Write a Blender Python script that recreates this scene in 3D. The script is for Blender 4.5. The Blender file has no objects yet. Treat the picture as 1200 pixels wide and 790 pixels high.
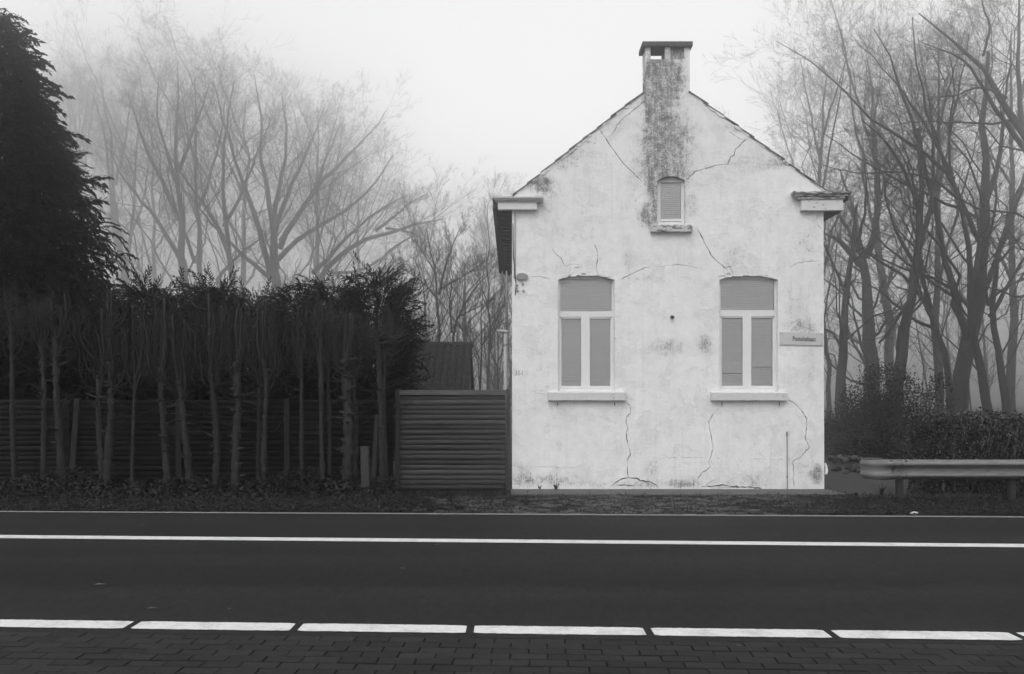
import bpy, bmesh, math, random
import numpy as np
from mathutils import Vector, Matrix, Euler

# ------------------------------------------------------------------ camera, world, sun, exposure
scn = bpy.context.scene
COL = scn.collection
HCAM = 1.5                                   # eye height, metres
cd = bpy.data.cameras.new('camera'); cam = bpy.data.objects.new('camera', cd); COL.objects.link(cam)
cam.location = (0, 0, HCAM); cam.rotation_euler = (math.radians(90), 0, 0)
cd.sensor_width = 36; cd.lens = 30; cd.shift_y = 0.0625; cd.clip_start = 0.05; cd.clip_end = 5000
scn.camera = cam
SUN_EL, SUN_AZ = math.radians(48), math.radians(200)   # azimuth clockwise from +Y: behind the camera
w = bpy.data.worlds.new('World'); scn.world = w; w.use_nodes = True
nt = w.node_tree; nt.nodes.clear()
sky = nt.nodes.new('ShaderNodeTexSky'); sky.sky_type = 'NISHITA'; sky.sun_disc = False
sky.sun_elevation = SUN_EL; sky.sun_rotation = SUN_AZ
sky.air_density = 1.0; sky.dust_density = 3.0; sky.ozone_density = 1.0
bw = nt.nodes.new('ShaderNodeRGBToBW')       # black-and-white photograph: a neutral sky
bg = nt.nodes.new('ShaderNodeBackground'); bg.inputs['Strength'].default_value = 0.13
wo = nt.nodes.new('ShaderNodeOutputWorld')
ev = nt.nodes.new('ShaderNodeMath'); ev.operation = 'POWER'; ev.inputs[1].default_value = 0.25      # closed cloud: evens the sky out
gn = nt.nodes.new('ShaderNodeMath'); gn.operation = 'MULTIPLY'; gn.inputs[1].default_value = 6.2
nt.links.new(sky.outputs[0], bw.inputs[0]); nt.links.new(bw.outputs[0], ev.inputs[0]); nt.links.new(ev.outputs[0], gn.inputs[0]); nt.links.new(gn.outputs[0], bg.inputs[0]); nt.links.new(bg.outputs[0], wo.inputs[0])
sl = bpy.data.lights.new('sun', 'SUN'); sl.energy = 1.1; sl.angle = math.radians(35); sl.color = (1, 1, 1)
so = bpy.data.objects.new('sun', sl); COL.objects.link(so)
sd = Vector((math.sin(SUN_AZ)*math.cos(SUN_EL), math.cos(SUN_AZ)*math.cos(SUN_EL), math.sin(SUN_EL)))
so.rotation_euler = sd.to_track_quat('Z', 'Y').to_euler(); so.location = (0, -10, 40)
vs = scn.view_settings; vs.view_transform = 'Standard'; vs.look = 'None'; vs.gamma = 1; vs.exposure = 0.0
cy = scn.cycles; cy.use_denoising = True; cy.max_bounces = 8; cy.volume_bounces = 3; cy.diffuse_bounces = 3
cy.transparent_max_bounces = 16; cy.glossy_bounces = 2
HAZE = 0.0088

# ------------------------------------------------------------------ helpers
rng = np.random.default_rng(7); random.seed(7)
R = random.uniform
F0 = 1000.0
def W(px, py, Y): return ((px-600)*Y/F0, Y, HCAM-(py-470)*Y/F0)     # where a sight line meets depth Y
def norm(a): return a/np.maximum(np.linalg.norm(a, axis=-1, keepdims=True), 1e-9)

def mesh_np(name, V, Fs, smooth=False):
    me = bpy.data.meshes.new(name)
    V = np.asarray(V, np.float32).reshape(-1, 3)
    Fs = [np.asarray(f, np.int32) for f in Fs if len(f)]
    me.vertices.add(len(V)); me.vertices.foreach_set('co', V.ravel())
    nl = sum(f.size for f in Fs); me.loops.add(nl)
    me.loops.foreach_set('vertex_index', np.concatenate([f.ravel() for f in Fs]))
    tot = np.concatenate([np.full(len(f), f.shape[1], np.int32) for f in Fs])
    st = np.concatenate([[0], np.cumsum(tot)[:-1]]).astype(np.int32)
    me.polygons.add(len(tot)); me.polygons.foreach_set('loop_start', st); me.polygons.foreach_set('loop_total', tot)
    if smooth: me.polygons.foreach_set('use_smooth', np.ones(len(tot), bool))
    me.update(calc_edges=True); me.validate()
    return me

class MB:
    """collects simple shapes into one mesh"""
    def __init__(s): s.v = []; s.f = []
    def add(s, vs, fs):
        n = len(s.v); s.v += [tuple(v) for v in vs]; s.f += [tuple(i+n for i in f) for f in fs]; return s
    def box(s, x0, x1, y0, y1, z0, z1):
        v = [(x, y, z) for z in (z0, z1) for y in (y0, y1) for x in (x0, x1)]
        return s.add(v, [(0, 2, 3, 1), (4, 5, 7, 6), (0, 1, 5, 4), (2, 6, 7, 3), (0, 4, 6, 2), (1, 3, 7, 5)])
    def prism_xz(s, poly, y0, y1):            # polygon in XZ pulled along Y
        n = len(poly); v = [(x, y0, z) for x, z in poly]+[(x, y1, z) for x, z in poly]
        fs = [tuple(range(n)), tuple(range(2*n-1, n-1, -1))]
        fs += [(i, i+n, (i+1) % n+n, (i+1) % n) for i in range(n)]
        return s.add(v, fs)
    def tube(s, pts, rad, k=6, cap=True):
        P = np.array([pts], float); r = np.array([rad if hasattr(rad, '__len__') else [rad]*len(pts)], float)
        V, Fq = tubes(P, r, k); V = V.reshape(-1, 3)
        fs = [tuple(f) for f in Fq]
        if cap: fs += [tuple(range(k-1, -1, -1)), tuple(range(len(V)-k, len(V)))]
        return s.add(V, fs)
    def mesh(s, name, smooth=False, fix=True):
        me = bpy.data.meshes.new(name); me.from_pydata(s.v, [], s.f); me.update()
        if fix:
            b = bmesh.new(); b.from_mesh(me); bmesh.ops.recalc_face_normals(b, faces=b.faces); b.to_mesh(me); b.free()
        if smooth:
            for p in me.polygons: p.use_smooth = True
        return me

def tubes(P, Rd, k=3):
    B, n, _ = P.shape
    T = np.empty_like(P); T[:, 1:-1] = P[:, 2:]-P[:, :-2]; T[:, 0] = P[:, 1]-P[:, 0]; T[:, -1] = P[:, -1]-P[:, -2]
    T = norm(T); ref = np.zeros_like(T); ref[..., 1] = 1; ref[np.abs(T[..., 1]) > .9] = (1, 0, 0)
    a = norm(np.cross(T, ref)); b = np.cross(T, a)
    th = np.arange(k)*2*np.pi/k
    V = P[:, :, None]+Rd[:, :, None, None]*(np.cos(th)[None, None, :, None]*a[:, :, None]+np.sin(th)[None, None, :, None]*b[:, :, None])
    i = np.arange(n-1)[:, None]*k; j = np.arange(k)[None]
    q = np.stack([i+j, i+(j+1) % k, i+k+(j+1) % k, i+k+j], -1).reshape(-1, 4)
    Fq = (q[None]+(np.arange(B)*n*k)[:, None, None]).reshape(-1, 4)
    return V.reshape(-1, 3), Fq

def spikes(P, Rd):
    V, _ = tubes(P, Rd, 3); B = len(P); V = V.reshape(B, 2, 3, 3)
    V = np.concatenate([V[:, 0], P[:, 1:2]], 1).reshape(-1, 3)
    f = np.array([(0, 1, 3), (1, 2, 3), (2, 0, 3)])
    return V, (f[None]+(np.arange(B)*4)[:, None, None]).reshape(-1, 3)

def scatter(pv, pf, pos, M):
    """copies of a small shape (pv verts, pf faces) at pos with 3x3 matrices M, as arrays"""
    V = np.einsum('nij,vj->nvi', M, pv)+pos[:, None]
    Fq = pf[None]+(np.arange(len(pos))*len(pv))[:, None, None]
    return V.reshape(-1, 3), Fq.reshape(-1, pf.shape[1])

def rotmats(yaw, pitch, roll, scale):
    cy_, sy = np.cos(yaw), np.sin(yaw); cp, sp = np.cos(pitch), np.sin(pitch); cr, sr = np.cos(roll), np.sin(roll)
    z = np.zeros_like(yaw); o = np.ones_like(yaw)
    Rz = np.stack([cy_, -sy, z, sy, cy_, z, z, z, o], -1).reshape(-1, 3, 3)
    Ry = np.stack([cp, z, -sp, z, o, z, sp, z, cp], -1).reshape(-1, 3, 3)     # pitch lifts +x
    Rx = np.stack([o, z, z, z, cr, -sr, z, sr, cr], -1).reshape(-1, 3, 3)
    return (Rz@Ry@Rx)*scale[:, None, None]

def link(name, me, m=None, parent=None):
    """one mesh object; geometry is in world metres and moves into its parent's space"""
    o = bpy.data.objects.new(name, me); COL.objects.link(o)
    if m is not None and not me.materials: me.materials.append(m)
    if parent is not None:
        o.parent = parent
        r = parent
        off = Vector(r.location)
        while r.parent: r = r.parent; off += Vector(r.location)
        me.transform(Matrix.Translation(-off))
    return o
def piece(name, me, parent, loc, rot=(0, 0, 0), sc=(1, 1, 1)):
    """shared-mesh piece, placed in its parent's own space"""
    o = bpy.data.objects.new(name, me); COL.objects.link(o); o.parent = parent
    off = Vector((0, 0, 0)); r = parent
    while r: off += Vector(r.location); r = r.parent
    o.location = Vector(loc)-off; o.rotation_euler = rot; o.scale = sc
    return o
def tag(o, label, cat, group=None, kind=None):
    o['label'] = label; o['category'] = cat
    if group: o['group'] = group
    if kind: o['kind'] = kind
    return o
def thing(name, loc, label, cat, group=None):
    o = bpy.data.objects.new(name, None); COL.objects.link(o); o.location = loc; o.empty_display_size = .2
    return tag(o, label, cat, group)
def structure(name, me, m=None):
    o = link(name, me, m); o['kind'] = 'structure'; return o
def origin_to(o, p):
    o.data.transform(Matrix.Translation(-Vector(p))); o.location = p; return o

# ------------------------------------------------------------------ materials (all neutral greys, as in the photograph)
class N:
    def __init__(s, name):
        s.m = bpy.data.materials.new(name); s.m.use_nodes = True; s.t = s.m.node_tree; s.t.nodes.clear()
        s.out = s.new('ShaderNodeOutputMaterial'); s.b = s.new('ShaderNodeBsdfPrincipled'); s.l(s.b.outputs[0], s.out.inputs[0])
        s.co = s.new('ShaderNodeTexCoord').outputs['Object']
    def new(s, t, **k):
        n = s.t.nodes.new(t)
        for a, v in k.items(): setattr(n, a, v)
        return n
    def l(s, a, b): s.t.links.new(a, b)
    def put(s, sock, v):
        if isinstance(v, (int, float, tuple)): sock.default_value = v
        else: s.l(v, sock)
    def math(s, op, a, b=0.0, c=0.0, clamp=False):
        n = s.new('ShaderNodeMath', operation=op, use_clamp=clamp)
        s.put(n.inputs[0], a); s.put(n.inputs[1], b); s.put(n.inputs[2], c); return n.outputs[0]
    def scale(s, v, xyz):
        n = s.new('ShaderNodeVectorMath', operation='MULTIPLY'); s.put(n.inputs[0], v); n.inputs[1].default_value = xyz; return n.outputs[0]
    def noise(s, sc, det=4, rough=.55, vec=None, dist=0.0):
        n = s.new('ShaderNodeTexNoise'); s.l(vec if vec is not None else s.co, n.inputs['Vector'])
        n.inputs['Scale'].default_value = sc; n.inputs['Detail'].default_value = det; n.inputs['Roughness'].default_value = rough
        n.inputs['Distortion'].default_value = dist; return n.outputs['Fac']
    def vor(s, sc, vec=None, feat='F1'):
        n = s.new('ShaderNodeTexVoronoi', feature=feat); s.l(vec if vec is not None else s.co, n.inputs['Vector'])
        n.inputs['Scale'].default_value = sc; return n.outputs['Distance']
    def map(s, v, a, b, c=0.0, d=1.0, smooth=False):
        n = s.new('ShaderNodeMapRange', interpolation_type='SMOOTHSTEP' if smooth else 'LINEAR'); n.clamp = True
        s.put(n.inputs[0], v)
        for i, x in enumerate((a, b, c, d)): s.put(n.inputs[1+i], x)
        return n.outputs[0]
    def rand(s): return s.new('ShaderNodeObjectInfo').outputs['Random']
    def mix(s, f, a, b):        # of two grey values
        n = s.new('ShaderNodeMix', data_type='FLOAT'); s.put(n.inputs[0], f); s.put(n.inputs[2], a); s.put(n.inputs[3], b); return n.outputs[0]
    def color(s, v):
        if isinstance(v, (int, float)): s.b.inputs['Base Color'].default_value = (v, v, v, 1)
        else:
            n = s.new('ShaderNodeCombineColor'); [s.l(v, n.inputs[i]) for i in range(3)]; s.l(n.outputs[0], s.b.inputs['Base Color'])
    def bump(s, h, strength=.5, dist=.01, prev=None):
        n = s.new('ShaderNodeBump'); n.inputs['Strength'].default_value = strength; n.inputs['Distance'].default_value = dist
        s.l(h, n.inputs['Height'])
        if prev is not None: s.l(prev, n.inputs['Normal'])
        s.l(n.outputs[0], s.b.inputs['Normal']); return n.outputs[0]
    def rough(s, v): s.put(s.b.inputs['Roughness'], v)
    def spec(s, v): s.b.inputs['Specular IOR Level'].default_value = v

def plain(name, c, var=.25, sc=8, rough=.85, bump=.4, bs=40, spec=.3, rnd=0.0, metal=0.0, dist=.01, stretch=None):
    n = N(name); vec = n.scale(n.co, stretch) if stretch else None
    a = n.noise(sc, 5, .6, vec); f = n.math('MULTIPLY_ADD', a, 2*var, 1-var)
    f = n.math('MULTIPLY', f, c)
    if rnd: f = n.math('MULTIPLY', f, n.math('MULTIPLY_ADD', n.rand(), 2*rnd, 1-rnd))
    n.color(f); n.rough(rough); n.spec(spec); n.b.inputs['Metallic'].default_value = metal
    if bump: n.bump(n.noise(bs, 4, .6, vec), bump, dist)
    return n.m

M = {}
M['soil'] = plain('soil', 0.025, .5, 3, .95, .8, 25, .1, dist=.03)
M['verge'] = plain('verge_soil', 0.009, .5, 6, .95, .9, 30, .1, dist=.03)
M['concrete'] = plain('concrete', 0.09, .35, 5, .9, .4, 90, .2, dist=.004)
M['edging'] = plain('edging_concrete', 0.2, .35, 7, .9, .3, 90, .2, dist=.003)
M['brick'] = plain('paving_brick', 0.0225, .8, 42, .9, .5, 160, .12, rnd=.22, dist=.003)
M['sand'] = plain('joint_sand', 0.006, .4, 30, .95, .5, 100, .1)
M['sett'] = plain('sett_stone', 0.055, .45, 25, .85, .6, 60, .25, rnd=.45, dist=.006)
M['paver'] = plain('drive_paver', 0.05, .3, 20, .85, .4, 90, .25)
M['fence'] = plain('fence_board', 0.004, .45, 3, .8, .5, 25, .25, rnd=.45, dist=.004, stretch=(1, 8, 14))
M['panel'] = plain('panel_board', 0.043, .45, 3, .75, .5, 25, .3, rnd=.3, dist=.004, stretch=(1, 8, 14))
M['cap'] = plain('cap_board', 0.095, .6, 3, .8, .4, 30, .3, stretch=(1, 6, 6))
M['post'] = plain('post_wood', 0.032, .4, 5, .8, .5, 30, .25, rnd=.2, stretch=(8, 8, 1))
M['bark'] = plain('bark', 0.035, .5, 6, .9, 1.0, 26, .15, dist=.03, stretch=(1, 1, .45))
M['twig'] = plain('twig_bark', 0.03, .3, 4, .9, 0, 20, .1)
M['pollard_bark'] = plain('pollard_bark', 0.034, .95, 14, .9, 1.0, 34, .15, dist=.02, stretch=(1, 1, .6))
M['shoot'] = plain('shoot_bark', 0.031, .4, 4, .85, 0, 20, .15)
M['conifer'] = plain('conifer_needles', 0.006, .5, 3, .8, 0, 20, .15)
M['leylandii'] = plain('hedge_needles', 0.0045, .5, 4, .8, 0, 20, .15)
M['leaf'] = plain('clipped_leaf', .009, .7, 18, .34, 0, 20, .6)
M['bushleaf'] = plain('bush_leaf', 0.016, .5, 6, .6, 0, 20, .3)
M['litter'] = plain('leaf_litter', .026, .95, 34, .8, 0, 20, .25)
M['ivy'] = plain('ivy_leaf', 0.01, .6, 12, .55, 0, 20, .35)
M['grass'] = plain('grass_blade', 0.022, .5, 5, .8, 0, 20, .2)
M['steel'] = plain('galvanised_steel', .17, .65, 7, .6, .25, 60, .35, metal=.3, dist=.003, stretch=(1, 1, 5))
M['bolt'] = plain('bolt_steel', .12, .3, 30, .6, 0, 40)
M['pvc'] = plain('grey_plastic_pipe', .36, .12, 10, .55, 0, 40)
M['paint'] = plain('road_paint', 0.6, .12, 22, .7, .4, 220, .3, dist=.002)
def roadpaint():
    n = N('road_paint'); c = n.math('MULTIPLY_ADD', n.noise(30, 5, .7), .22, .50); w1 = n.map(n.noise(42, 7, .8), .57, .70, 0, .85); w2 = n.map(n.noise(5, 5, .7), .48, .75, 0, .42)
    c = n.mix(n.math('ADD', w1, w2, clamp=True), c, .09); n.color(c); n.rough(.85); n.spec(.15); n.bump(n.noise(160, 3), .4, .002); return n.m
M['paint'] = roadpaint()
M['frame'] = plain('window_paint', .74, .08, 14, .5, .1, 80, .4, dist=.002)
M['tile'] = plain('roof_tile', .10, .5, 12, .85, .5, 60, .2, rnd=.35, dist=.004)
M['deck'] = plain('roof_deck', .06, .3, 5)
M['masonry'] = plain('old_masonry', .16, .5, 20, .95, .8, 60, .1, dist=.01)
M['darkwood'] = plain('dark_wood', .055, .4, 8, .8, .3, 40)
M['hook'] = plain('rusty_iron', .04, .4, 60, .8, .3, 120)
M['bracket'] = plain('bracket_iron', 0.26, .3, 30, .7, .2, 120)
M['signplate'] = plain('sign_enamel', .52, .12, 10, .5, 0, 40)
M['ink'] = plain('sign_ink', .015, .1, 10, .6, 0, 40)
M['shedtile'] = plain('shed_tile', 0.022, .5, 14, .9, .5, 30, .15, dist=.01)
M['shedwall'] = plain('shed_wall', .06, .3, 5)
M['stone'] = plain('rubble_stone', 0.07, .5, 9, .9, .7, 30, .2, rnd=.5)
M['postconcrete'] = plain('post_concrete', 0.055, .35, 30, .9, .5, 140, .2, dist=.004)
M['railpost'] = plain('rail_post', 0.03, .3, 9, .7, .2, 60)
M['white'] = plain('white_stone', .55, .25, 20, .8, .3, 60)
M['palestrip'] = plain('pale_strip', 0.85, .1, 10)

# asphalt: fine stone grain, faint wheel tracks and patches
def asphalt():
    n = N('asphalt'); g = n.noise(420, 3, .7); sp = n.vor(260)
    big = n.noise(.55, 4, .6); tr = n.noise(.9, 3, .5, n.scale(n.co, (.05, 1.3, 1)))
    g2 = n.noise(110, 4, .8); c = n.math('MULTIPLY_ADD', g, .011, .006); c = n.math('ADD', c, n.math('MULTIPLY', n.map(g2, .3, .7, 0, 1), .018)); c = n.math('MULTIPLY', c, n.map(n.noise(58, 5, .85), .36, .64, .5, 1.55))
    c = n.math('MULTIPLY', c, n.math('MULTIPLY_ADD', big, .35, .82))
    c = n.math('MULTIPLY', c, n.map(tr, .35, .65, .84, 1.14))
    c = n.math('ADD', c, n.map(sp, .0, .12, .02, 0))
    c = n.math('MULTIPLY', c, n.map(n.noise(16, 6, .85, n.scale(n.co, (1, .30, 1))), .36, .64, .74, 1.42))
    n.color(c); n.rough(.92); n.spec(.06)
    h = n.math('ADD', n.math('MULTIPLY', g2, 1.2), n.math('ADD', g, n.math('MULTIPLY', sp, .8))); n.bump(h, .6, .004); return n.m
M['asphalt'] = asphalt()

def blind():
    n = N('shutter_slats'); z = n.new('ShaderNodeSeparateXYZ'); n.l(n.co, z.inputs[0])
    a = n.noise(3, 3); c = n.math('MULTIPLY_ADD', a, .06, .86); n.color(c); n.rough(.6); return n.m
M['blind'] = blind()

def glass():
    n = N('window_glass'); t = n.new('ShaderNodeBsdfTransparent'); g = n.new('ShaderNodeBsdfGlossy'); g.inputs['Roughness'].default_value = .03
    fr = n.new('ShaderNodeFresnel'); fr.inputs[0].default_value = 1.5; mx = n.new('ShaderNodeMixShader')
    t.inputs[0].default_value = (.98, .98, .98, 1)
    n.l(fr.outputs[0], mx.inputs[0]); n.l(t.outputs[0], mx.inputs[1]); n.l(g.outputs[0], mx.inputs[2])
    n.t.nodes.remove(n.b); n.l(mx.outputs[0], n.out.inputs[0]); return n.m
M['glass'] = glass()

def peel(name, c0=.70, c1=.10, amt=.5):
    n = N(name); a = n.noise(9, 6, .65, n.scale(n.co, (1, 1, 2.2))); m = n.map(a, amt, amt+.05, 0, 1)
    n.color(n.math('MULTIPLY', n.mix(m, c0, c1), n.math('MULTIPLY_ADD', n.noise(40, 3), .3, .85))); n.rough(.75)
    n.bump(m, .6, -.006); return n.m
M['cornice'] = peel('cornice_paint', .46, .12, .62)
M['cornice_worn'] = peel('worn_cornice_paint', .40, .09, .50)
M['fascia'] = peel('fascia_paint', .70, .12, .70)
M['fascia_worn'] = peel('worn_fascia_paint', .66, .10, .60)
M['sill'] = peel('sill_paint', .60, .16, .64)
M['sill_worn'] = peel('worn_sill_paint', .52, .13, .53)
# ------------------------------------------------------------------ ground, road, pavement, verge
def band(name, m, s0, y0, s1, y1, x0, x1, z, nx=2):
    """strip between the lines Y = y0 - s0 X (near) and Y = y1 - s1 X (far)"""
    xs = np.linspace(x0, x1, nx); V = []
    for x in xs: V += [(x, y0-s0*x, z), (x, y1-s1*x, z)]
    Fq = [(2*i, 2*i+2, 2*i+3, 2*i+1) for i in range(nx-1)]
    return structure(name, mesh_np(name, V, [Fq]), m)
def depth_at(py): return F0*HCAM/(py-470)
SN, SC, SF = .048, .054, .040
YN0, YN1 = depth_at(743.2), depth_at(734.2)           # near edge marking
YAS = depth_at(747.0)                                 # asphalt edge
YF = depth_at(603.6)                                  # far asphalt edge
g = 700.0
structure('ground', mesh_np('ground', [(-g, -g, -.06), (g, -g, -.06), (g, g, -.06), (-g, g, -.06)], [[(0, 1, 2, 3)]]), M['soil'])
road = band('road', M['asphalt'], SN, YAS, SF, YF, -160, 160, 0.0)
# ragged near lip of the asphalt
n_ = 260; xs = np.linspace(-6, 6, n_); V = []
for x in xs:
    y = YAS-SN*x; V += [(x, y+.03, .001), (x, y-.012-.022*random.random()-.012*math.sin(x*2.1), .0006), (x, y-.03, -.02)]
Fq = []
for i in range(n_-1): Fq += [(3*i+1, 3*i+4, 3*i+3, 3*i), (3*i+2, 3*i+5, 3*i+4, 3*i+1)]
o = link('asphalt_lip', mesh_np('asphalt_lip', V, [Fq]), M['asphalt'], road)
band('concrete_edging', M['edging'], SF, YF-.03, SF, YF+.085, -160, 160, .008, 60)
cl = band('centre_line', M['paint'], SC, depth_at(636.4), SC, depth_at(632.6), -150, 150, .004)
# white edge dashes: worn paint with slightly ragged ends
gaps = [-24, 155, 347.5, 551, 760, 974.5, 1195, 1418]
def linex(px, Y0): return (px-600)*Y0/F0/(1+SN*(px-600)/F0)
for a, b in zip(gaps[:-1], gaps[1:]):
    Ym = (YN0+YN1)/2; xa, xb = linex(a, Ym)+.026, linex(b, Ym)-.026
    top = []; bot = []; nn = 40
    for i in range(nn+1):
        x = xa+(xb-xa)*i/nn; j = lambda: R(-.004, .004)
        bot.append((x, YN0-SN*x+j(), .004)); top.append((x, YN1-SN*x+j(), .004))
    for k in range(3):                       # rounded corners
        d = (.012, .004, .001)[k]
        bot[k] = (bot[k][0], bot[k][1]+d, .004); top[k] = (top[k][0], top[k][1]-d, .004)
        bot[-1-k] = (bot[-1-k][0], bot[-1-k][1]+d, .004); top[-1-k] = (top[-1-k][0], top[-1-k][1]-d, .004)
    V = bot+top; Fq = [(i, i+1, nn+2+i, nn+1+i) for i in range(nn)]
    link('edge_marking', mesh_np('edge_marking', V, [Fq]), M['paint'], road)
# brick pavement in front: bedding plus single bricks
pav = band('pavement', M['sand'], SN, -3.0, SN, YAS-.016, -160, 160, -.016)
def bevel_box(name, lx, ly, lz, bev, jit=0.0):
    b = bmesh.new(); bmesh.ops.create_cube(b, size=1)
    for v in b.verts: v.co = (v.co.x*lx, v.co.y*ly, v.co.z*lz)
    te = [e for e in b.edges if all(v.co.z > 0 for v in e.verts)]
    bmesh.ops.bevel(b, geom=te, offset=bev, segments=1, affect='EDGES')
    bmesh.ops.delete(b, geom=[f for f in b.faces if f.normal.z < -.9], context='FACES')
    if jit:
        for v in b.verts: v.co += Vector((R(-jit, jit), R(-jit, jit), R(-jit, jit)*.5))
    me = bpy.data.meshes.new(name); b.to_mesh(me); b.free(); return me
bricks = []
for k in range(4):
    me = bevel_box('brick', .214, .1045, .05, .004, .0016); me.materials.append(M['brick']); bricks.append(me)
th = -math.atan(SN); cnt = 0; rest = []
rows = 22
for r in range(rows):
    ym = YAS-.075-r*.1095
    off = (.11 if r % 2 else 0)+R(-.012, .012)
    wave = R(-.003, .003)
    for c in range(-24, 25):
        x = c*.22+off; y = ym-SN*x+wave+R(-.002, .002); z = -.025+R(-.0025, .002)-(.004 if r > 4 else 0)
        px = 600+x/y*F0; py = 470+HCAM/y*F0
        inv = -30 < px < 1230 and 740 < py < 800
        if inv and cnt < 300:
            piece('brick', random.choice(bricks), pav, (x, y, z), (R(-.012, .012), R(-.008, .008), th+R(-.008, .008))); cnt += 1
        elif abs(x) < 5.2: rest.append((x, y, z, th+R(-.008, .008)))
bme = bricks[0]; pv = np.array([v.co[:] for v in bme.vertices]); V = []; F4 = []; F3 = []
for i, (x, y, z, t) in enumerate(rest):
    q = pv@np.array([[math.cos(t), math.sin(t), 0], [-math.sin(t), math.cos(t), 0], [0, 0, 1]])+(x, y, z)
    V.append(q)
    for p in bme.polygons: (F4 if len(p.vertices) == 4 else F3).append([v+i*len(pv) for v in p.vertices])
o = link('brick_field', mesh_np('brick_field', np.concatenate(V), [F4, F3]), M['brick'], pav); o['kind'] = 'stuff'
# verge between the road and the house line
verge = band('verge', M['verge'], SF, YF+.08, 0, 16.2, -160, 160, -.012)
setts = []
for k in range(5):
    me = bevel_box('sett', .19+R(-.02, .02), .13+R(-.012, .012), .05, .016, .008); me.materials.append(M['sett']); setts.append(me)
cnt = 0
for r in range(17):
    y0 = YF+.20+r*.155
    for c in range(-14, 36):
        x = c*.215+(.1 if r % 2 else 0)+R(-.02, .02); y = y0-.03*x+R(-.02, .02)
        px = 600+x/y*F0
        if y > 13.5 or px < 470 or px > 1010: continue
        edge = min(1, (px-470)/80, (1010-px)/170)
        patch = .5+.5*math.sin(x*1.7+1.3)*math.sin(y*2.3+x*.6)
        if random.random() > edge*(.42+.6*patch) or cnt >= 290: continue
        piece('sett', random.choice(setts), verge, (x, y, -.024+R(-.012, .010)), (R(-.05, .05), R(-.05, .05), R(-.1, .1))); cnt += 1
# concrete strip at the foot of the house and the brick drive beside it
HD = 14.5
structure('footpath_strip', MB().box(-.02, 5.36, 13.66, HD-.002, -.05, .004).mesh('footpath_strip'), M['concrete'])
drive = structure('driveway', mesh_np('driveway', [(5.36, 13.3, -.002), (7.6, 13.25, -.002), (8.4, 19.5, -.002), (5.36, 19.5, -.002)], [[(0, 1, 2, 3)]]), M['sand'])
V = []; F4 = []; n = 0
for r in range(60):
    for c in range(16):
        x = 5.38+c*.212+(.1 if r % 2 else 0); y = 13.32+r*.103
        if x > 7.5+(y-13.3)*.13: continue
        z = .004+R(-.003, .003); a, b_ = .102, .048
        V += [(x, y, z), (x+2*a, y, z), (x+2*a, y+2*b_, z), (x, y+2*b_, z), (x, y, -.03), (x+2*a, y, -.03)]
        F4 += [(n, n+1, n+2, n+3), (n+4, n+5, n+1, n)]; n += 6
o = link('paver_field', mesh_np('paver_field', V, [F4]), M['paver'], drive); o['kind'] = 'stuff'

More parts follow.
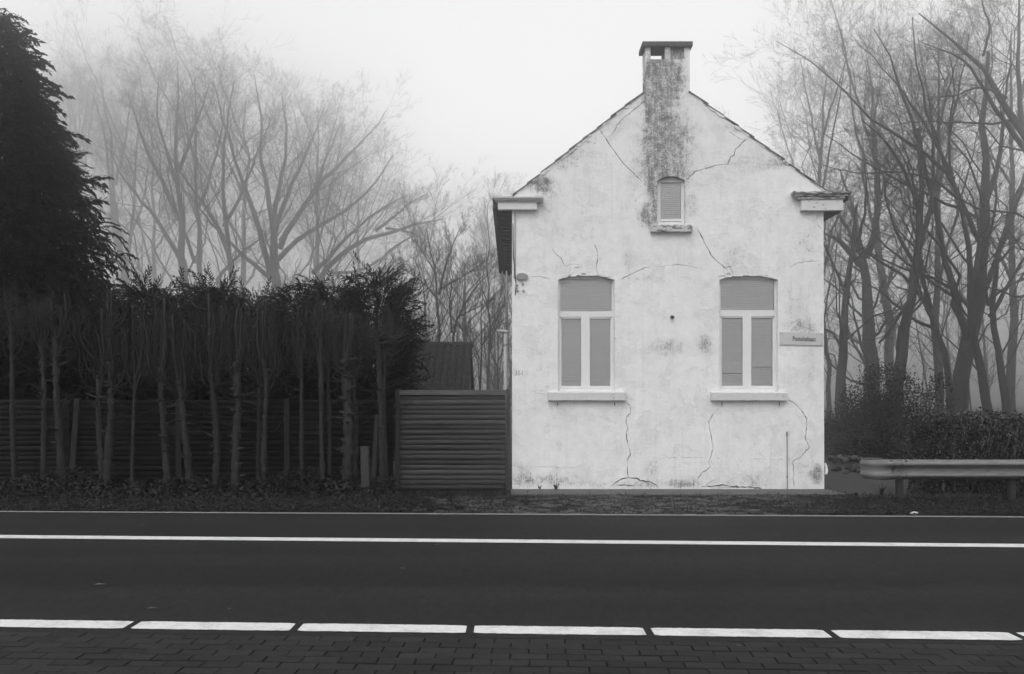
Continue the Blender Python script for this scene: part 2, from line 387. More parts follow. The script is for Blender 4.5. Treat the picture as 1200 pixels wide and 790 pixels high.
# ------------------------------------------------------------------ the house
HX = 2.65
house = thing('house', (HX, HD, 0), 'small white rendered gable house with a chimney, cracked plaster and lowered blinds', 'house')
YB = 21.9
def gp(px, py): x, _, z = W(px, py, HD); return (x, z)
def plaster():
    n = N('white_render'); ns = n.new('ShaderNodeSeparateXYZ'); n.l(n.co, ns.inputs[0])
    # lime-washed plaster, mottled
    m1 = n.noise(1.3, 5, .6); m2 = n.noise(7, 5, .65); m3 = n.noise(70, 3, .6)
    base = n.math('MULTIPLY_ADD', m1, .16, .69); base = n.math('ADD', base, n.math('MULTIPLY_ADD', m2, .24, -.12)); base = n.math('ADD', base, n.math('MULTIPLY_ADD', m3, .16, -.08))
    # dirt density: the places where the photograph shows stains, in wall metres
    blobs = [  # px, py, rx, ry, strength
        (770, 115, 24, 70, .50), (767, 165, 17, 95, .50), (782, 110, 40, 60, .22), (785, 180, 50, 70, .22), (770, 232, 14, 50, .50), (764, 90, 12, 45, .42), (790, 90, 26, 38, .40), (795, 165, 30, 40, .40), (790, 205, 26, 22, .38),
        (748, 200, 20, 60, .25), (758, 255, 16, 20, .62), (806, 245, 14, 26, .30), (783, 407, 32, 15, .50), (826, 403, 15, 19, .56),
        (940, 383, 34, 14, .46), (935, 350, 30, 40, .26), (944, 285, 24, 36, .30), (950, 430, 18, 40, .27), (958, 557, 12, 18, .55), (940, 545, 30, 34, .27),
        (632, 212, 26, 14, .55), (680, 176, 30, 12, .30), (660, 190, 24, 12, .38), (720, 145, 24, 14, .28), (638, 240, 20, 30, .26),
        (612, 555, 18, 22, .40), (650, 562, 60, 9, .40), (764, 552, 14, 24, .36), (800, 565, 26, 10, .42), (882, 560, 40, 14, .34), (735, 300, 10, 26, .34), (752, 325, 30, 12, .26),
        (858, 302, 14, 22, .34), (840, 220, 70, 40, .14), (700, 245, 60, 40, .14), (820, 330, 60, 60, .10), (720, 400, 14, 70, .20), (735, 470, 10, 30, .28), (925, 450, 10, 30, .22), (760, 568, 220, 7, .26),
        (826, 112, 20, 8, .4), (870, 150, 26, 10, .28), (920, 192, 30, 10, .3), (781, 85, 32, 36, .18), (680, 200, 90, 30, .12), (880, 190, 80, 30, .12), (640, 225, 40, 20, .2), (700, 160, 60, 14, .2), (850, 150, 60, 10, .2), (905, 190, 60, 10, .24), (790, 470, 40, 60, .08), (700, 290, 20, 30, .12), (880, 300, 40, 26, .12), (620, 480, 14, 60, .12), (780, 300, 60, 30, .1), (655, 500, 10, 40, .14), (690, 500, 20, 40, .1), (870, 500, 20, 40, .12)]
    D = None
    for px, py, rx, ry, st in blobs:
        x, z = gp(px, py); x -= HX
        v = n.new('ShaderNodeVectorMath', operation='MULTIPLY_ADD'); n.l(n.co, v.inputs[0])
        sx, sz = 1/(rx*.0145*1.25), 1/(ry*.0145*1.25)
        v.inputs[1].default_value = (sx, 0, sz); v.inputs[2].default_value = (-x*sx, 0, -z*sz)
        ln = n.new('ShaderNodeVectorMath', operation='LENGTH'); n.l(v.outputs[0], ln.inputs[0])
        q = n.map(ln.outputs['Value'], 0, 1, st, 0, True)
        D = q if D is None else n.math('ADD', D, q)
    D = n.math('MINIMUM', n.math('MULTIPLY', D, 1.06), .68)
    grain = n.noise(38, 8, .75); mid = n.noise(8, 5, .65); streak = n.noise(1.0, 5, .7, n.scale(n.co, (26, 1, 2.0)))
    dev = lambda v, k: n.math('MULTIPLY', n.math('SUBTRACT', v, .5), k)
    gsum = n.math('ADD', dev(grain, 1.9), n.math('ADD', dev(mid, 1.3), dev(streak, .8)))
    stain = n.map(n.math('ADD', n.math('ADD', D, .05), gsum), .30, 1.0, 0, 1, True)
    soft = n.math('MULTIPLY', D, n.math('MULTIPLY_ADD', mid, .35, .05))
    dark = n.math('MINIMUM', n.math('MULTIPLY_ADD', stain, .78, soft), .88)
    # isolated pits and specks anywhere, horizontal and vertical trowel and run marks
    vv = n.vor(11, n.scale(n.co, (1, 1, .8))); spk = n.math('MULTIPLY', n.map(vv, .03, .09, 1, 0), n.map(n.noise(2.1, 3), .50, .60, 0, 1)); 
    run = n.map(n.noise(1.0, 4, .65, n.scale(n.co, (13, 1, .7))), .54, .75, 0, .11, True)
    dark = n.math('ADD', dark, n.math('MULTIPLY', spk, .55), clamp=True); dark = n.math('ADD', dark, run, clamp=True)
    pe = n.math('MAXIMUM', n.map(n.noise(1.9, 8, .72, None, .4), .545, .56, 0, 1), n.map(n.noise(5.2, 7, .7, n.scale(n.co, (.7, 1, 1.2)), .3), .60, .615, 0, 1)); base = n.math('MULTIPLY', base, n.math('MULTIPLY_ADD', pe, -.075, 1.045))
    c = n.mix(dark, base, .085); n.color(c); n.rough(.92); n.spec(.2)
    h = n.math('ADD', n.math('MULTIPLY', n.noise(3.2, 4, .6), 2.2), n.math('ADD', n.noise(22, 5, .6), n.math('MULTIPLY', m3, .35)))
    b1 = n.bump(h, .55, .012); b2 = n.bump(pe, .6, -.004, b1); n.bump(stain, .4, -.004, b2)
    return n.m
M['plaster'] = plaster()
roofL = [(600, 231.5), (612.6, 221.3), (648, 193), (681.5, 166.4), (718, 137), (752.5, 109.4)]
roofR = [(808, 108.3), (843.5, 134.1), (880, 161), (917.7, 189), (965, 222)]
gable = [gp(600, 573.4)]+[gp(*p) for p in roofL]+[gp(756.6, 106), gp(756.6, 69.5), gp(808.4, 69.5), gp(808.4, 108)]+[gp(*p) for p in roofR[1:]]+[gp(966, 573.4)]
def arch(x0, x1, yb, ys, yt, n=14, jag=0.0, rnd=None):
    pts = [(x0, yb), (x1, yb)]
    for i in range(n+1):
        u = 1-i/n; y = ys-(ys-yt)*(1-(2*u-1)**2)
        if 0 < i < n and jag: y -= R(0, jag) if random.random() < .8 else R(jag, jag*1.8)
        pts.append((x0+(x1-x0)*u, y))
    return pts
def solid_cut(name, poly, y0, y1, cutters):
    tmp = bpy.data.objects.new('t', MB().prism_xz(poly, y0, y1).mesh('t')); COL.objects.link(tmp)
    cut = bpy.data.objects.new('c', cutters.mesh('c')); COL.objects.link(cut)
    md = tmp.modifiers.new('b', 'BOOLEAN'); md.operation = 'DIFFERENCE'; md.solver = 'EXACT'; md.use_self = True; md.object = cut
    dg = bpy.context.evaluated_depsgraph_get(); dg.update()
    me = bpy.data.meshes.new_from_object(tmp.evaluated_get(dg)); me.name = name
    bpy.data.objects.remove(tmp); bpy.data.objects.remove(cut); return me
cracks = [   # plaster cracks traced on the wall: (width, points)
    (.9, [(732.7, 469.6), (738.4, 476), (739, 484.6), (734, 489), (733.6, 494), (736, 502.6), (733.6, 506.4), (734.6, 515), (738.4, 528), (739, 533), (735, 539.6), (735.5, 553.9), (736.5, 560)]),
    (.8, [(837, 483.6), (830.4, 495), (831.4, 502.6), (833.6, 512), (835.7, 526), (833.3, 535), (830.8, 540.6), (832, 548), (822.8, 553.9), (818.7, 559.5), (816.8, 567)]),
    (1.3, [(712.8, 572.6), (717.5, 569), (728.9, 561.4), (736.5, 560), (746, 560.5), (750.7, 563.7), (760.2, 564.3), (769.7, 569), (771.6, 572.6)]),
    (1.0, [(717.5, 569), (730, 568.4), (742, 569.4), (745, 566), (750.7, 563.7)]),
    (1.0, [(742, 569.4), (752, 568.8), (752.5, 572)]),
    (1.6, [(822, 570.2), (835, 570.2), (846.3, 568.4), (857.5, 570.5), (880, 571), (893.5, 573)]),
    (.9, [(827, 567.8), (832, 565), (838.4, 561.5)]),
    (.8, [(923, 467), (930, 472), (938.5, 480), (945.3, 490), (945.3, 500), (943.7, 513.8), (948.6, 523.9), (939.6, 535), (929, 540.8), (930.6, 554.3), (929, 561), (931.3, 572.4)]),
    (1.0, [(802.6, 212.7), (814.4, 200.8), (820.9, 199.3), (837, 194.4), (853.2, 192.2), (856.4, 183.6), (860.7, 181.5), (861.8, 175), (875.8, 162)]),
    (.9, [(854.2, 154.6), (862, 160), (869.3, 163.2)]),
    (.9, [(701.9, 150.3), (711.6, 165.3), (719, 176), (729.9, 191), (742.8, 203), (752.5, 212.7)]),
    (.9, [(756.8, 116.9), (740.6, 130.9), (726.6, 141.6), (719, 154.6), (712.7, 161)]),
    (1.0, [(816.7, 266.3), (822.4, 277.8), (828.2, 289.3), (833.9, 299.8), (844.5, 309.4), (848.3, 313.3), (849.3, 321)]),
    (.9, [(848.3, 312.6), (856, 312.3), (858.8, 321)]),
    (.8, [(727.2, 327.8), (738, 322), (746.2, 318.3), (755.7, 313.6), (761.4, 312.6)]),
    (.5, [(770, 313), (784, 311), (797.5, 310.4), (808, 312), (818, 314.6)]),
    (.7, [(699.7, 322), (698.7, 315.5), (700.6, 297.5), (696.8, 286), (694, 283)]),
    (.6, [(645.6, 289), (649.4, 295.6), (657.9, 303), (659.8, 308.8), (665.5, 313.6)]),
    (.5, [(618, 324), (634, 324), (645.6, 327.4)]), (.5, [(662, 312), (672, 309), (680, 311)]),
    (.5, [(924, 314.2), (933.6, 308.5), (943, 306.5), (963, 305.6)]),
    (.6, [(956.6, 250), (958.5, 264.4), (964.3, 269)]), (.5, [(645, 553), (646.5, 562), (647, 569)]),
    (.35, [(600, 548), (640, 547), (676, 548.5)]), (.35, [(775, 537), (800, 536), (826, 536.5)]), (.35, [(880, 537), (908, 539), (928, 537)]),
    (.5, [(640, 463), (632, 461), (628, 462)]), (.8, [(664, 170), (676, 168), (684, 160), (695, 156)]), (.7, [(660, 186), (668, 182), (672, 176), (680, 174)])]
cm = MB(); wm = MB()
def crack(pts, wd):
    P = [Vector(gp(*p)) for p in pts]; Q = [P[0]]
    for a, b in zip(P[:-1], P[1:]):
        L = (b-a).length; k = max(1, int(L/.035)); d = (b-a)/max(L, 1e-6); nrm = Vector((-d.y, d.x))
        for i in range(1, k+1):
            q = a.lerp(b, i/k)
            if i < k: q = q+nrm*R(-.008, .008)
            Q.append(q)
    n = len(Q); vs = []; fs = []
    for i, q in enumerate(Q):
        d = (Q[min(i+1, n-1)]-Q[max(i-1, 0)]).normalized(); nr = Vector((-d.y, d.x))
        e = min(1, .25+min(i, n-1-i)*.35); slow = .55+.75*abs(math.sin(i*.37+wd*9)); hw = .0060*wd*e*slow*R(.45, 1.6)
        for s, y in ((-1, HD-.02), (1, HD-.02), (1, HD+.1), (-1, HD+.1)):
            p = q+nr*hw*s; vs.append((p.x, y, p.y))
    for i in range(n-1):
        for k in range(4): fs.append((4*i+k, 4*i+4+k, 4*i+4+(k+1) % 4, 4*i+(k+1) % 4))
    fs += [(3, 2, 1, 0), (4*n-4, 4*n-3, 4*n-2, 4*n-1)]; cm.add(vs, fs)
for wd, pts in cracks: crack(pts, wd)
def chip(px, py, rx, ry, dep):                # a flake of plaster gone
    n = 9; poly = []
    for i in range(n):
        a = 2*math.pi*i/n; q = R(.55, 1.15); poly.append(gp(px+rx*q*math.cos(a), py+ry*q*math.sin(a)))
    cm.prism_xz(poly, HD-.02, HD+dep)
for c in [(684, 321.5, 3.4, 2.2, .03), (676, 314, 3, .9, .02), (668, 322, 2.4, 1.4, .015), (702, 323, 4, 1.6, .02), (714, 325, 2.4, 1.4, .02), (850, 317, 3.2, 3.6, .012), (854, 322, 4, 2.5, .018), (846, 324, 4, 2.0, .02),
          (898, 323.5, 3, 1.3, .02), (754, 566.5, 3.5, 1.4, .02), (760, 570.5, 9, 1.6, .01), (739, 571, 6, 1.4, .012), (850, 572, 14, 1.2, .014), (840, 565, 5, 3.5, .008), (788, 408, 2, 1, .01), (792, 413, 1.2, .8, .01),
          (795, 404, 1.6, 1, .01), (829, 396, 1.2, 1.3, .01), (831, 399, 1, 1.4, .01), (838.6, 414, .8, 1.5, .012), (957, 553, 1.2, 2.8, .012), (636, 209, 3, 1.6, .012), (626, 214, 3, 1.2, .01), (641, 211, 1.6, 2.2, .012),
          (690, 167, 3.5, 1.4, .01), (672, 181, 3, 2, .01), (676, 187, 2.4, 1, .01), (697, 168, 2, 1, .01), (731, 299, .9, 1.5, .01), (746, 317, 1.2, 1, .01), (795, 127, 2, .8, .01), (762, 101, 2.4, 1.4, .008), (768, 88, 1.8, 2, .008), (800, 99, 3, 1.4, .01),
          (803, 103, 2, 2.2, .012), (640, 300, .8, 1, .008), (953, 430, 1, 1, .008), (950, 305, 1.4, 1, .01), (673, 568, 1.6, 1, .01), (680, 567, 1.4, 1, .01), (797, 563, 1.4, .8, .008), (805, 562, 2, .8, .008), (733, 449, 1, 1, .01), (724, 455, 1.2, 2, .01), (913, 455, 1.2, 2, .01)]:
    chip(*c)
for p in (arch(654, 720.2, 459, 328, 323.6, 26, 1.5), arch(843, 911.6, 459, 328, 323.8, 26, 1.1), arch(770, 803.2, 266, 212, 206.6, 12, .3)):
    cm.prism_xz([gp(*q) for q in p], HD-.02, HD+.1)
skin = solid_cut('plaster', gable, HD, HD+.04, cm)
link('plaster', skin, M['plaster'], house)
opens = [arch(654, 720.2, 459, 327, 322, 14), arch(843, 911.6, 459, 327, 322, 14), arch(770, 803.2, 266, 211.5, 206, 12)]
for p in opens: wm.prism_xz([gp(*q) for q in p], HD-.1, HD+.6)
core = [gp(600.5, 573.4)]+[(x, z-.004) for x, z in (gp(*p) for p in roofL)]+[(x, z-.004) for x, z in (gp(*p) for p in roofR)]+[gp(965.6, 573.4)]
front = solid_cut('wall', core, HD+.042, HD+.30, wm)
wall = link('wall', front, M['masonry'], house)
body = MB()
xl, xr = gp(600.6, 0)[0], gp(965.4, 0)[0]; zl, zr = gp(0, 231.5)[1]-.05, gp(0, 222.5)[1]-.05
body.box(xl, xl+.28, HD+.302, YB, 0, zl); body.box(xr-.28, xr, HD+.302, YB, 0, zr)
body.prism_xz(core, YB+.002, YB+.25)
link('side_wall', body.mesh('side_wall'), M['plaster'], house)
# roof: deck under rows of tiles
def roof_side(a, b, flip):
    (xa, za), (xb, zb) = gp(*a), gp(*b)          # eaves, ridge
    return Vector((xa, 0, za)), Vector((xb, 0, zb))
dk = MB(); ridge = gp(780.5, 91)
e0 = gp(588, 244.5); e1 = gp(982, 239)
dk.add([(e0[0], HD+.05, e0[1]), (ridge[0], HD+.05, ridge[1]), (e1[0], HD+.05, e1[1]), (e1[0], HD+.05, e1[1]-.05), (ridge[0], HD+.05, ridge[1]-.06), (e0[0], HD+.05, e0[1]-.05)]+
       [(e0[0], YB+.3, e0[1]), (ridge[0], YB+.3, ridge[1]), (e1[0], YB+.3, e1[1]), (e1[0], YB+.3, e1[1]-.05), (ridge[0], YB+.3, ridge[1]-.06), (e0[0], YB+.3, e0[1]-.05)],
       [(0, 1, 4, 5), (1, 2, 3, 4), (6, 7, 10, 11)[::-1], (7, 8, 9, 10)[::-1], (0, 6, 7, 1), (1, 7, 8, 2), (5, 4, 10, 11), (4, 3, 9, 10), (0, 5, 11, 6), (2, 8, 9, 3)])
roof = link('roof', dk.mesh('roof'), M['deck'], house)
vt = bevel_box('roof_tile', .40, .24, .022, .004); vt.materials.append(M['tile'])
fieldV = []; fieldF = []
tv = np.array([(sx*.2, sy*.118, sz*.011) for sz in (-1, 1) for sy in (-1, 1) for sx in (-1, 1)]); tf = [(4, 5, 7, 6), (0, 1, 5, 4), (2, 6, 7, 3), (0, 4, 6, 2), (1, 3, 7, 5)]
for A, B, sgn in (((606, 226.6), (753.5, 108.6), 1), ((969, 224.9), (807.6, 107.9), -1)):
    (xa, za), (xb, zb) = gp(*A), gp(*B); L = math.hypot(xb-xa, zb-za); ang = math.atan2(zb-za, xb-xa)
    nrow = 9
    for r in range(nrow+1):
        u = (r+.42)*L/nrow if r < nrow else L+.12
        for c in range(32):
            y = HD+.07+c*.238
            lift = .010 if c == 0 else .03
            if c and r == nrow: pass
            tilt = -.06
            cx = xa+math.cos(ang)*u-math.sin(ang)*lift*sgn; lift += R(-.006, .012) if c == 0 else 0; cz = za+math.sin(ang)*u+abs(math.cos(ang))*lift
            if c == 0:
                if r >= nrow: continue
                t_ang = ang if sgn > 0 else ang-math.pi
                piece('roof_tile', vt, roof, (cx, y+.03+R(-.008, .008), cz), (R(-.01, .01), -(t_ang+(tilt if sgn > 0 else -tilt)*1)+R(-.012, .012), R(-.02, .02)))
            else:
                t = -(ang+tilt) if sgn > 0 else -(ang-math.pi-tilt)
                q = tv@np.array([[math.cos(t), 0, -math.sin(t)], [0, 1, 0], [math.sin(t), 0, math.cos(t)]])+(cx, y, cz)
                n = len(fieldV)*8; fieldV.append(q); fieldF += [tuple(i+n for i in f) for f in tf]
o = link('tile_field', mesh_np('tile_field', np.concatenate(fieldV), [fieldF]), M['tile'], roof); o['kind'] = 'stuff'
# crumbling mortar along the verges
mv = MB()
for A, B in (((606, 226.6), (753.0, 109.0)), ((968, 224.2), (808.4, 108.5))):
    (xa, za), (xb, zb) = gp(*A), gp(*B); L = math.hypot(xb-xa, zb-za); ux, uz = (xb-xa)/L, (zb-za)/L; nx, nz = (-uz, ux) if uz*ux > 0 else (uz, -ux)
    s = 0
    while s < L-.15:
        l = R(.05, .22); 
        if random.random() < .72:
            o0, o1, o2 = R(-.03, -.012), R(-.002, .020), R(-.002, .020); pr = R(.004, .018)
            p = lambda t, o: (xa+ux*t+nx*o, za+uz*t+nz*o)
            mv.prism_xz([p(s, o0), p(s+l*.5, o0-R(0, .03)), p(s+l, o0), p(s+l, o1), p(s+l*R(.4, .6), max(o1, o2)), p(s, o2)], HD-pr, HD+.05)
        s += l*R(.9, 1.2)
link('verge_mortar', mv.mesh('verge_mortar'), M['plaster'], house)['kind'] = 'stuff'
# chimney: brick shaft behind the plaster, open head with posts and a slab on top
CY1 = HD+.35
ch = MB(); x0, x1 = gp(756.6, 0)[0], gp(808.4, 0)[0]; zt, zb_ = gp(0, 69.5)[1], gp(0, 140)[1]
ch.box(x0+.002, x1-.002, HD+.041, HD+.06, zb_, zt-.002); ch.box(x0, x0+.08, HD+.06, CY1-.05, zb_, zt-.001); ch.box(x1-.08, x1, HD+.06, CY1-.05, zb_, zt-.001); ch.box(x0+.002, x1-.002, CY1-.05, CY1, zb_, zt)
zc = gp(0, 55.4)[1]
for yy0, yy1 in ((HD, HD+.09), (CY1-.09, CY1)):
    for p0, p1 in ((756.6, 762.3), (779.3, 785.6), (801.8, 808.4)): ch.box(gp(p0, 0)[0], gp(p1, 0)[0], yy0, yy1, zt, zc)
ch.box(x1-.06, x1-.004, HD+.09, CY1-.09, zt, zc-.001); ch.box(x0+.004, x0+.05, HD+.09, CY1-.09, zt, zc-.001)
chim = link('chimney', ch.mesh('chimney'), M['plaster'], house)
link('chimney_cap', MB().box(gp(752.4, 0)[0], gp(811, 0)[0], HD-.06, CY1+.02, zc+.001, gp(0, 50.2)[1]).mesh('chimney_cap'), M['darkwood'], chim)
bd = MB()
for k in range(4):
    a = gp(786+k*4.0, 0)[0]; bd.box(a, a+.052, HD+.03+R(0, .008), HD+.05, gp(0, 69.3)[1], gp(0, 56)[1])
link('chimney_board', bd.mesh('chimney_board'), M['bracket'], chim)
# eaves: boxed gutter ends that return on to the gable
def cornice(name, px_out, px_in, ft, mats, fy, rag):
    """mouldings in steps; ft rows: (x_out, x_in, y_top, y_bot, how far proud)"""
    for (nm, mt, rows) in mats:
        mb = MB()
        for (a, b, t, u, pr) in rows:
            y0 = HD-pr; k = 14
            xa, _, z1 = W(a, t, y0); xb, _, z0 = W(b, u, y0)
            poly = [(xa, z0), (xb, z0)]
            for i in range(k+1): poly.append((xb+(xa-xb)*i/k, z1-(R(0, rag) if 0 < i < k else 0)))
            mb.prism_xz(poly, y0, HD-.001)
        link(nm, mb.mesh(nm), mt, house)
cornice('l', 0, 0, 0, [('cornice', M['cornice'], [(577, 637, 230.2, 232.2, .17), (579, 636, 232.3, 234.3, .15), (581, 634.4, 234.4, 236.3, .125)]),
                       ('fascia', M['fascia'], [(583.5, 629, 236.5, 245.4, .10)])], 0, .004)
cornice('r', 0, 0, 0, [('cornice', M['cornice_worn'], [(930.5, 998, 223.6, 226.8, .17), (932, 994, 227, 229.6, .145), (936, 990, 229.7, 233, .125)]),
                       ('fascia', M['fascia_worn'], [(939.5, 988, 233.2, 246.4, .10)])], 0, .02)
gt = MB()
def gbox(p0, p1, t, u, y0, y1, rag=0):
    (xa, _, z1), (xb, _, z0) = W(p0, t, HD-.1), W(p1, u, HD-.1); gt.box(xa, xb, y0, y1, z0, z1)
gbox(577.4, 600, 231.0, 238, HD+.001, YB+.02); gbox(577.2, 581.5, 238.2, 242.5, HD+.001, YB); gbox(583.6, 600, 238.1, 245.6, HD+.001, YB-.2)
for i in range(26): gbox(586.5, 597, 245.7, 248.2, HD+.06+i*.28, HD+.18+i*.28)
link('eaves_gutter', gt.mesh('eaves_gutter'), M['darkwood'], house); gt = MB()
gbox(966.3, 997, 224.5, 233, HD+.001, YB); gbox(966.3, 988.2, 233.1, 247.0, HD+.001, YB)
link('eaves_gutter', gt.mesh('eaves_gutter'), M['darkwood'], house)
# windows
def sheet_box(mb, p0, p1, t, u, y0, y1):
    (xa, _, z1), (xb, _, z0) = W(p0, t, y0), W(p1, u, y0); mb.box(xa, xb, y0, y1, z0, z1); return mb
def slats(p0, p1, t, u, Y, gap=.014):
    (xa, _, z1), (xb, _, z0) = W(p0, t, Y), W(p1, u, Y); n = max(2, int((z1-z0)/.032)); d = (z1-z0)/n; V = []; Fq = []
    for i in range(n):
        a = z0+i*d; j = R(-.0012, .0012); k = len(V)
        V += [(xa, Y-.001+j, a), (xb, Y-.001+j, a), (xb, Y-.0035+j, a+d*.5), (xa, Y-.0035+j, a+d*.5), (xb, Y-.0005+j, a+d*.88), (xa, Y-.0005+j, a+d*.88), (xb, Y+gap, a+d*.95), (xa, Y+gap, a+d*.95)]
        Fq += [(k, k+1, k+2, k+3), (k+3, k+2, k+4, k+5), (k+5, k+4, k+6, k+7)]
    return mesh_np('roller_blind', V, [Fq])
def lining(poly, y0, y1, th=.01):
    P = [Vector(gp(*q)) for q in poly]; c = sum(P, Vector((0, 0)))/len(P); mb = MB(); n = len(P); vs = []; fs = []
    for p in P:
        q = p+(c-p).normalized()*th; o_ = p+(p-c).normalized()*.004
        vs += [(q.x, y0, q.y), (q.x, y1, q.y), (o_.x, y1, o_.y), (o_.x, y0, o_.y)]
    for i in range(n):
        j = (i+1) % n
        for k in range(4): fs.append((4*i+k, 4*j+k, 4*j+(k+1) % 4, 4*i+(k+1) % 4))
    return mb.add(vs, fs).mesh('reveal')
YW = HD+.085
def window(op, parts, panes, sill, sillmat, blinds, dots):
    mb = MB()
    for k, (a, b, t, u, dy) in enumerate(parts): sheet_box(mb, a, b, t, u, YW+dy, YW+.055+.0007*k)
    f = link('window', mb.mesh('window'), M['frame'], house)
    link('reveal', lining(op, HD+.0415, YW+.03), M['plaster'], f)
    for (a, b, t, u) in panes:
        q = MB(); sheet_box(q, a-.5, b+.5, t-.5, u+.5, YW+.02, YW+.024); link('pane', q.mesh('pane'), M['glass'], f)
    for (a, b, t, u) in blinds: link('roller_blind', slats(a, b, t, u, YW+.05, .004 if t < 300 else .014), M['blind'], f)
    a, b, t, u = sill; s = MB(); y0 = HD-.095; k = 30
    (xa, _, z1), (xb, _, z0) = W(a, t, y0), W(b, u, y0)
    V = []; fs = []
    for i in range(k+1):
        x = xa+(xb-xa)*i/k; e = 0 if 0 < i < k else .004
        V += [(x, y0+R(0, .006)+e, z0+R(0, .006)), (x, y0+R(0, .004)+e, z1-.014-R(0, .006)), (x, y0+.018+e, z1-R(0, .004)), (x, YW+.02, z1+.012), (x, YW+.02, z0)]
    for i in range(k):
        for j in range(5): fs.append((5*i+j, 5*i+5+j, 5*i+5+(j+1) % 5, 5*i+(j+1) % 5))
    fs += [(4, 3, 2, 1, 0), tuple(5*k+j for j in range(5))]
    s.add(V, fs); link('sill', s.mesh('sill'), sillmat, f)
    for (px, py) in dots:                       # little iron shutter stays
        x, z = gp(px, py); link('shutter_stay', MB().tube([(x, HD+.02, z+.03), (x, HD-.035, z+.03), (x, HD-.04, z-.02)], .008, 6).mesh('shutter_stay'), M['hook'], f)
    return f
window(opens[0], [(651, 656.6, 320, 459, .002), (716.8, 723, 320, 459, .002), (656.6, 716.8, 320, 327, .004), (655.9, 717.4, 365, 371.4, -.006), (681, 691.2, 371.4, 453.6, -.010), (656.8, 717, 452.6, 455.2, -.004), (655, 718, 455.4, 459.5, -.02), (656.6, 658, 371.4, 452.6, .006), (715.2, 716.8, 371.4, 452.6, .006), (656.6, 716.8, 371.4, 373.4, .006)],
       [(657, 716.6, 327, 365), (658, 681, 373, 452.6), (691, 715.4, 373, 452.6)], (642, 733, 459, 469.4), M['sill'],
       [(656, 717.5, 325, 366), (657, 682, 372, 453), (690.5, 716.5, 372, 453)], [(653.5, 474), (720, 474)])
w2 = window(opens[1], [(840, 844.6, 320, 459, .002), (907.4, 914, 320, 459, .002), (844.6, 907.4, 320, 327, .004), (843.6, 908, 363.6, 370.6, -.006), (870.4, 880.4, 370.6, 453.4, -.010), (844.6, 907.6, 452.4, 455, -.004), (843, 908.4, 455.2, 459.5, -.02), (844.6, 845.8, 370.6, 452.4, .006), (905.4, 907.4, 370.6, 452.4, .006), (844.6, 907.4, 370.6, 372.4, .006)],
       [(845, 907, 327, 363.6), (846, 870.4, 372, 452.4), (880.4, 905.4, 372, 452.4)], (834, 923.4, 459.4, 469.4), M['sill'],
       [(844, 908, 325, 365), (845, 871, 371, 453), (880, 906, 371, 453)], [(845.5, 474), (912.5, 474)])
for a, b, t, u in ((846.2, 870, 423, 437), (881, 905, 415.5, 430)):  # flat pale strips just behind the lower panes, in front of the slats
    q = MB(); sheet_box(q, a, b, t, u, YW+.026, YW+.028); link('pale_strip', q.mesh('pale_strip'), M['palestrip'], w2)
window(opens[2], [(767, 774, 204, 265, .002), (798.2, 806, 204, 265, .002), (774, 798.2, 204, 213.6, 0), (773.5, 799, 256.8, 259.2, -.004), (771, 802, 260.4, 265.5, -.03), (773, 799, 259.2, 260.4, .02)],
       [(774, 798.2, 213.6, 257)], (763, 811.4, 263, 271.4), M['sill_worn'], [(773.5, 798.8, 212.5, 258)], [])
# small fittings of the house
def rod(name, pts, r, m, k=8): return link(name, MB().tube(pts, r, k).mesh(name, True), m, house)
PY = HD+.32
dp = [W(592.6, 575, PY), W(592.6, 391, PY)]
rod('downpipe', dp, .036, M['pvc'], 12); rod('pipe_collar', [W(592.6, 405, PY), W(592.6, 402, PY)], .042, M['pvc'], 12)
rod('pipe_elbow', [W(583, 388, PY), W(588, 388.2, PY), W(592.6, 389, PY), W(597, 390.4, PY)], [.028, .03, .038, .034], M['pvc'], 10)
rod('overflow_pipe', [W(593.6, 389, PY+.03), W(593.6, 318, PY+.03)], .014, M['bracket'])
rod('pipe_shoe', [W(966.6, 543, HD+.12), W(968.2, 548, HD+.1), W(968.6, 553, HD+.06), W(967.4, 556, HD+.02)], [.022, .024, .026, .026], M['fascia'], 10)
rod('conduit', [W(603.6, 250, HD-.012), W(603.4, 300, HD-.012), W(603.2, 326, HD-.012)], .016, M['pvc'])
rod('cable', [W(601, 262, HD-.02), W(601.4, 300, HD-.03), W(603.5, 318, HD-.03), W(604.6, 334, HD-.03), W(603.8, 346, HD-.02)], .007, M['hook'], 5)
ell = [gp(611.3+6.2*math.cos(t)+(1.2 if abs(t-math.pi) > 2.6 else 0), 324.4+4.0*math.sin(t)) for t in np.linspace(0, 2*math.pi, 16)[:-1]]
cb = link('cable_bracket', MB().prism_xz(ell, HD-.05, HD-.002).mesh('cable_bracket'), M['bracket'], house)
for p in ((606, 334.6), (612.6, 332.6), (606.4, 340.6), (613.4, 340.8), (604.8, 338)): x, z = gp(*p); link('insulator', MB().box(x-.016, x+.016, HD-.04, HD-.001, z-.012, z+.012).mesh('insulator'), M['bracket'], house)
bx_ = gp(787, 372)
lv = MB().tube([(bx_[0], HD+.01, bx_[1]), (bx_[0], HD-.045, bx_[1])], .020, 8).tube([(bx_[0]-.012, HD-.046, bx_[1]+.008), (bx_[0]+.012, HD-.075, bx_[1]-.01)], .03, 8)
link('anchor_bolt', lv.mesh('anchor_bolt'), M['hook'], house)
rd = MB().tube([W(922.4, 509, HD-.014), W(922.8, 574, HD-.014)], .009, 6); rd.tube([W(922.3, 511, HD-.016), W(922.3, 506, HD-.016)], .017, 8); rd.tube([W(922.6, 560, HD-.016), W(922.6, 558, HD-.016)], .016, 8)
link('earth_rod', rd.mesh('earth_rod'), M['bracket'], house)
